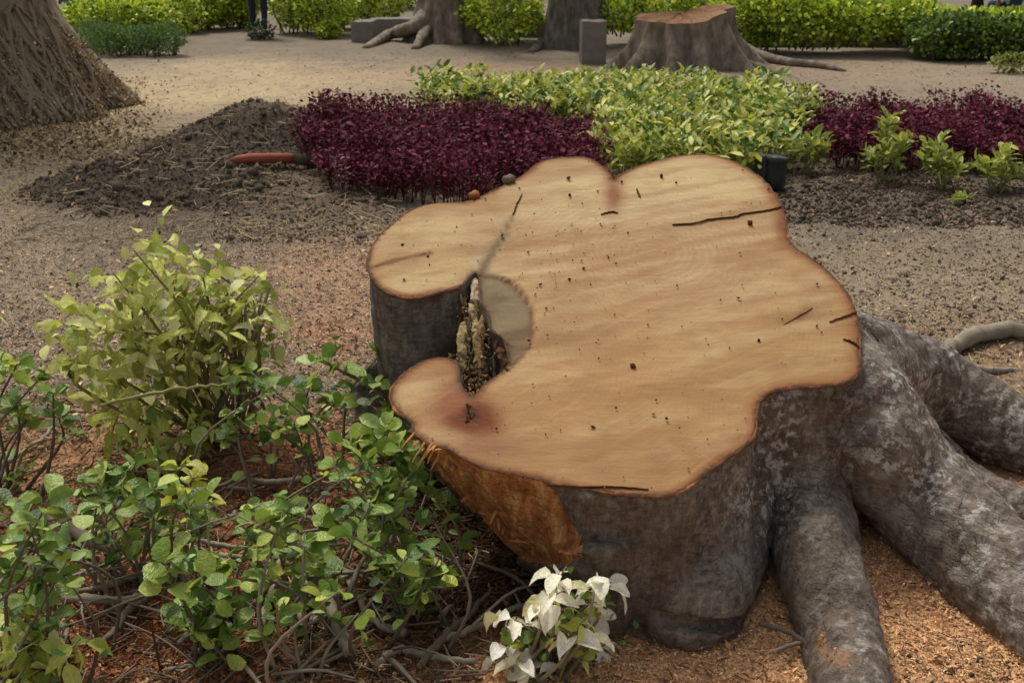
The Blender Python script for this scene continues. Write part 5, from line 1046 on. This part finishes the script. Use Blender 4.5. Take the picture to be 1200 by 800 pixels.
def person(label, loc, rz, stride, trs, shirt, shoe, hair=(.02, .015, .01), sit=False):
    o = thing('person', label, 'person', loc); o.rotation_euler = (0, 0, rz); hp = .93 if not sit else .56
    f, b_ = stride, -stride; up = hp-.93
    legL = [((-.09, 0, hp-.06), .085), ((-.10, f*.5, .49), .06), ((-.10, f, .09), .04)]; legR = [((.09, 0, hp-.06), .085), ((.10, b_*.45, .49), .06), ((.10, b_, .09), .04)]
    if sit: legL = [((-.10, .05, hp-.03), .085), ((-.13, .42, .50), .065), ((-.13, .45, .09), .045)]; legR = [((.10, .05, hp-.03), .085), ((.13, .42, .50), .065), ((.13, .40, .09), .045)]
    nodes = [((0, 0, hp), (.13, .10)), ((0, 0, hp+.22), (.12, .09)), ((0, .0, hp+.42), (.15, .10)), ((0, .0, hp+.52), (.07, .06)), ((0, .01, hp+.60), .05)]
    ed = [(0, 1), (1, 2), (2, 3), (3, 4)]
    for lg in (legL, legR): s = len(nodes); nodes += lg; ed += [(0, s), (s, s+1), (s+1, s+2)]
    for sx in (-1, 1): s = len(nodes); nodes += [((sx*.18, 0, hp+.46), .055), ((sx*.22, -.02, hp+.20), .04), ((sx*.22, .08, hp-.02), .028), ((sx*.22, .10, hp-.09), (.034, .018))]; ed += [(2, s), (s, s+1), (s+1, s+2), (s+2, s+3)]
    me = skin_mesh(nodes, ed); mats = [trs, shirt, 'skin']
    for q in mats: me.materials.append(M[q])
    for p_ in me.polygons:
        z_ = p_.center.z; ax_ = abs(p_.center.x); p_.material_index = 2 if (z_ > hp+.54 or (ax_ > .185 and z_ < hp+.22)) else (1 if z_ > hp+.0 else 0)
    link('body', me, o)
    for sx in (-1, 1):
        for k in range(4):
            nd = [((sx*.22+(k-1.5)*.015, .10, hp-.11), .008), ((sx*.22+(k-1.5)*.017, .115, hp-.145), .0075), ((sx*.22+(k-1.5)*.016, .108, hp-.18+abs(k-1.5)*.006), .006)]
            m2 = skin_mesh(nd, [(0, 1), (1, 2)]); m2.materials.append(M['skin']); link('finger', m2, o)
        m2 = skin_mesh([((sx*.19, .10, hp-.07), .009), ((sx*.17, .125, hp-.10), .008), ((sx*.172, .135, hp-.13), .007)], [(0, 1), (1, 2)]); m2.materials.append(M['skin']); link('thumb', m2, o)
    # head
    bmm = bmesh.new(); bmesh.ops.create_uvsphere(bmm, u_segments=24, v_segments=18, radius=1)
    for v in bmm.verts:
        x_, y_, z_ = v.co; jaw = 1-.28*max(0, -z_); v.co = Vector((x_*.075*jaw, y_*.095*jaw+(.012 if z_ < 0 else 0), z_*.115))
        if y_ > .85 and abs(x_) < .25: v.co.y += .018*max(0, 1-abs(z_+.1)*3.5)
    me = bpy.data.meshes.new('head'); bmm.to_mesh(me); bmm.free(); me.polygons.foreach_set('use_smooth', np.ones(len(me.polygons), bool)); me.materials.append(M['skin']); hd = link('head', me, o, loc=(0, .02, hp+.70))
    for sx in (-1, 1):
        for nm, c3, s3, mt in (('eye', (sx*.03, .088, .012), .011, 'bag'), ('ear', (sx*.076, 0, 0), .022, 'skin')):
            bmm = bmesh.new(); bmesh.ops.create_icosphere(bmm, subdivisions=2, radius=s3); 
            if nm == 'ear': bmesh.ops.scale(bmm, vec=(.4, .8, 1.3), verts=bmm.verts)
            me = bpy.data.meshes.new(nm); bmm.to_mesh(me); bmm.free(); me.materials.append(M[mt]); link(nm, me, hd, loc=c3)
    v_, f_ = tube([(-.025, .098, -.052), (0, .104, -.055), (.025, .098, -.052)], [.004, .006, .004], 6); link('mouth', mk_mesh('mouth', v_, f_, M['kerf']), hd)
    bmm = bmesh.new(); bmesh.ops.create_uvsphere(bmm, u_segments=20, v_segments=14, radius=1)
    for v in bmm.verts: x_, y_, z_ = v.co; v.co = Vector((x_*.086, y_*.10-.014, z_*.10+.035 if z_ > -.5 else .0))
    me = bpy.data.meshes.new('hair'); bmm.to_mesh(me); bmm.free(); me.materials.append(M['bag']); link('hair', me, o, loc=(0, 0, hp+.715))
    for lg in (legL, legR):
        x_, y_, z_ = lg[2][0]; v_, f_ = tube([(x_, y_-.07, .05), (x_, y_-.02, .055), (x_, y_+.07, .045), (x_, y_+.17, .035), (x_, y_+.20, .03)], [.035, .045, .045, .04, .02], 12, .9); link('shoe', mk_mesh('shoe', v_, f_, M[shoe]), o)
    return o
cloth('black_trousers', (.012, .012, .014)); cloth('blue_jeans', (.03, .05, .11)); cloth('navy_trousers', (.02, .025, .045)); cloth('maroon_top', (.16, .02, .03)); cloth('pale_top', (.45, .46, .5)); cloth('grey_shoe', (.12, .12, .13)); cloth('dark_top', (.03, .03, .05))
def pp_(px, Y): q = AT(px, 20, Y); return (q[0], Y, float(H(q[0], Y)))
person('person walking in black trousers behind the right hedge', pp_(1143, 17.6), math.radians(-80), .22, 'black_trousers', 'maroon_top', 'grey_shoe')
person('person seated in blue jeans and pale top behind the right hedge', pp_(1188, 17.8), math.radians(10), .0, 'blue_jeans', 'pale_top', 'grey_shoe', sit=True)
cobj('low_wall', 'low seat wall under the person in jeans at the right edge', 'wall', 1188, 30, (1.0, .36, .50), 0, dy=float(17.66-onG(1188, 30)[1]))
person('person in dark navy trousers standing in the left hedge gap', pp_(303, 18.3), math.radians(170), .03, 'navy_trousers', 'dark_top', 'grey_shoe')
print('leaves', NLEAF[0])
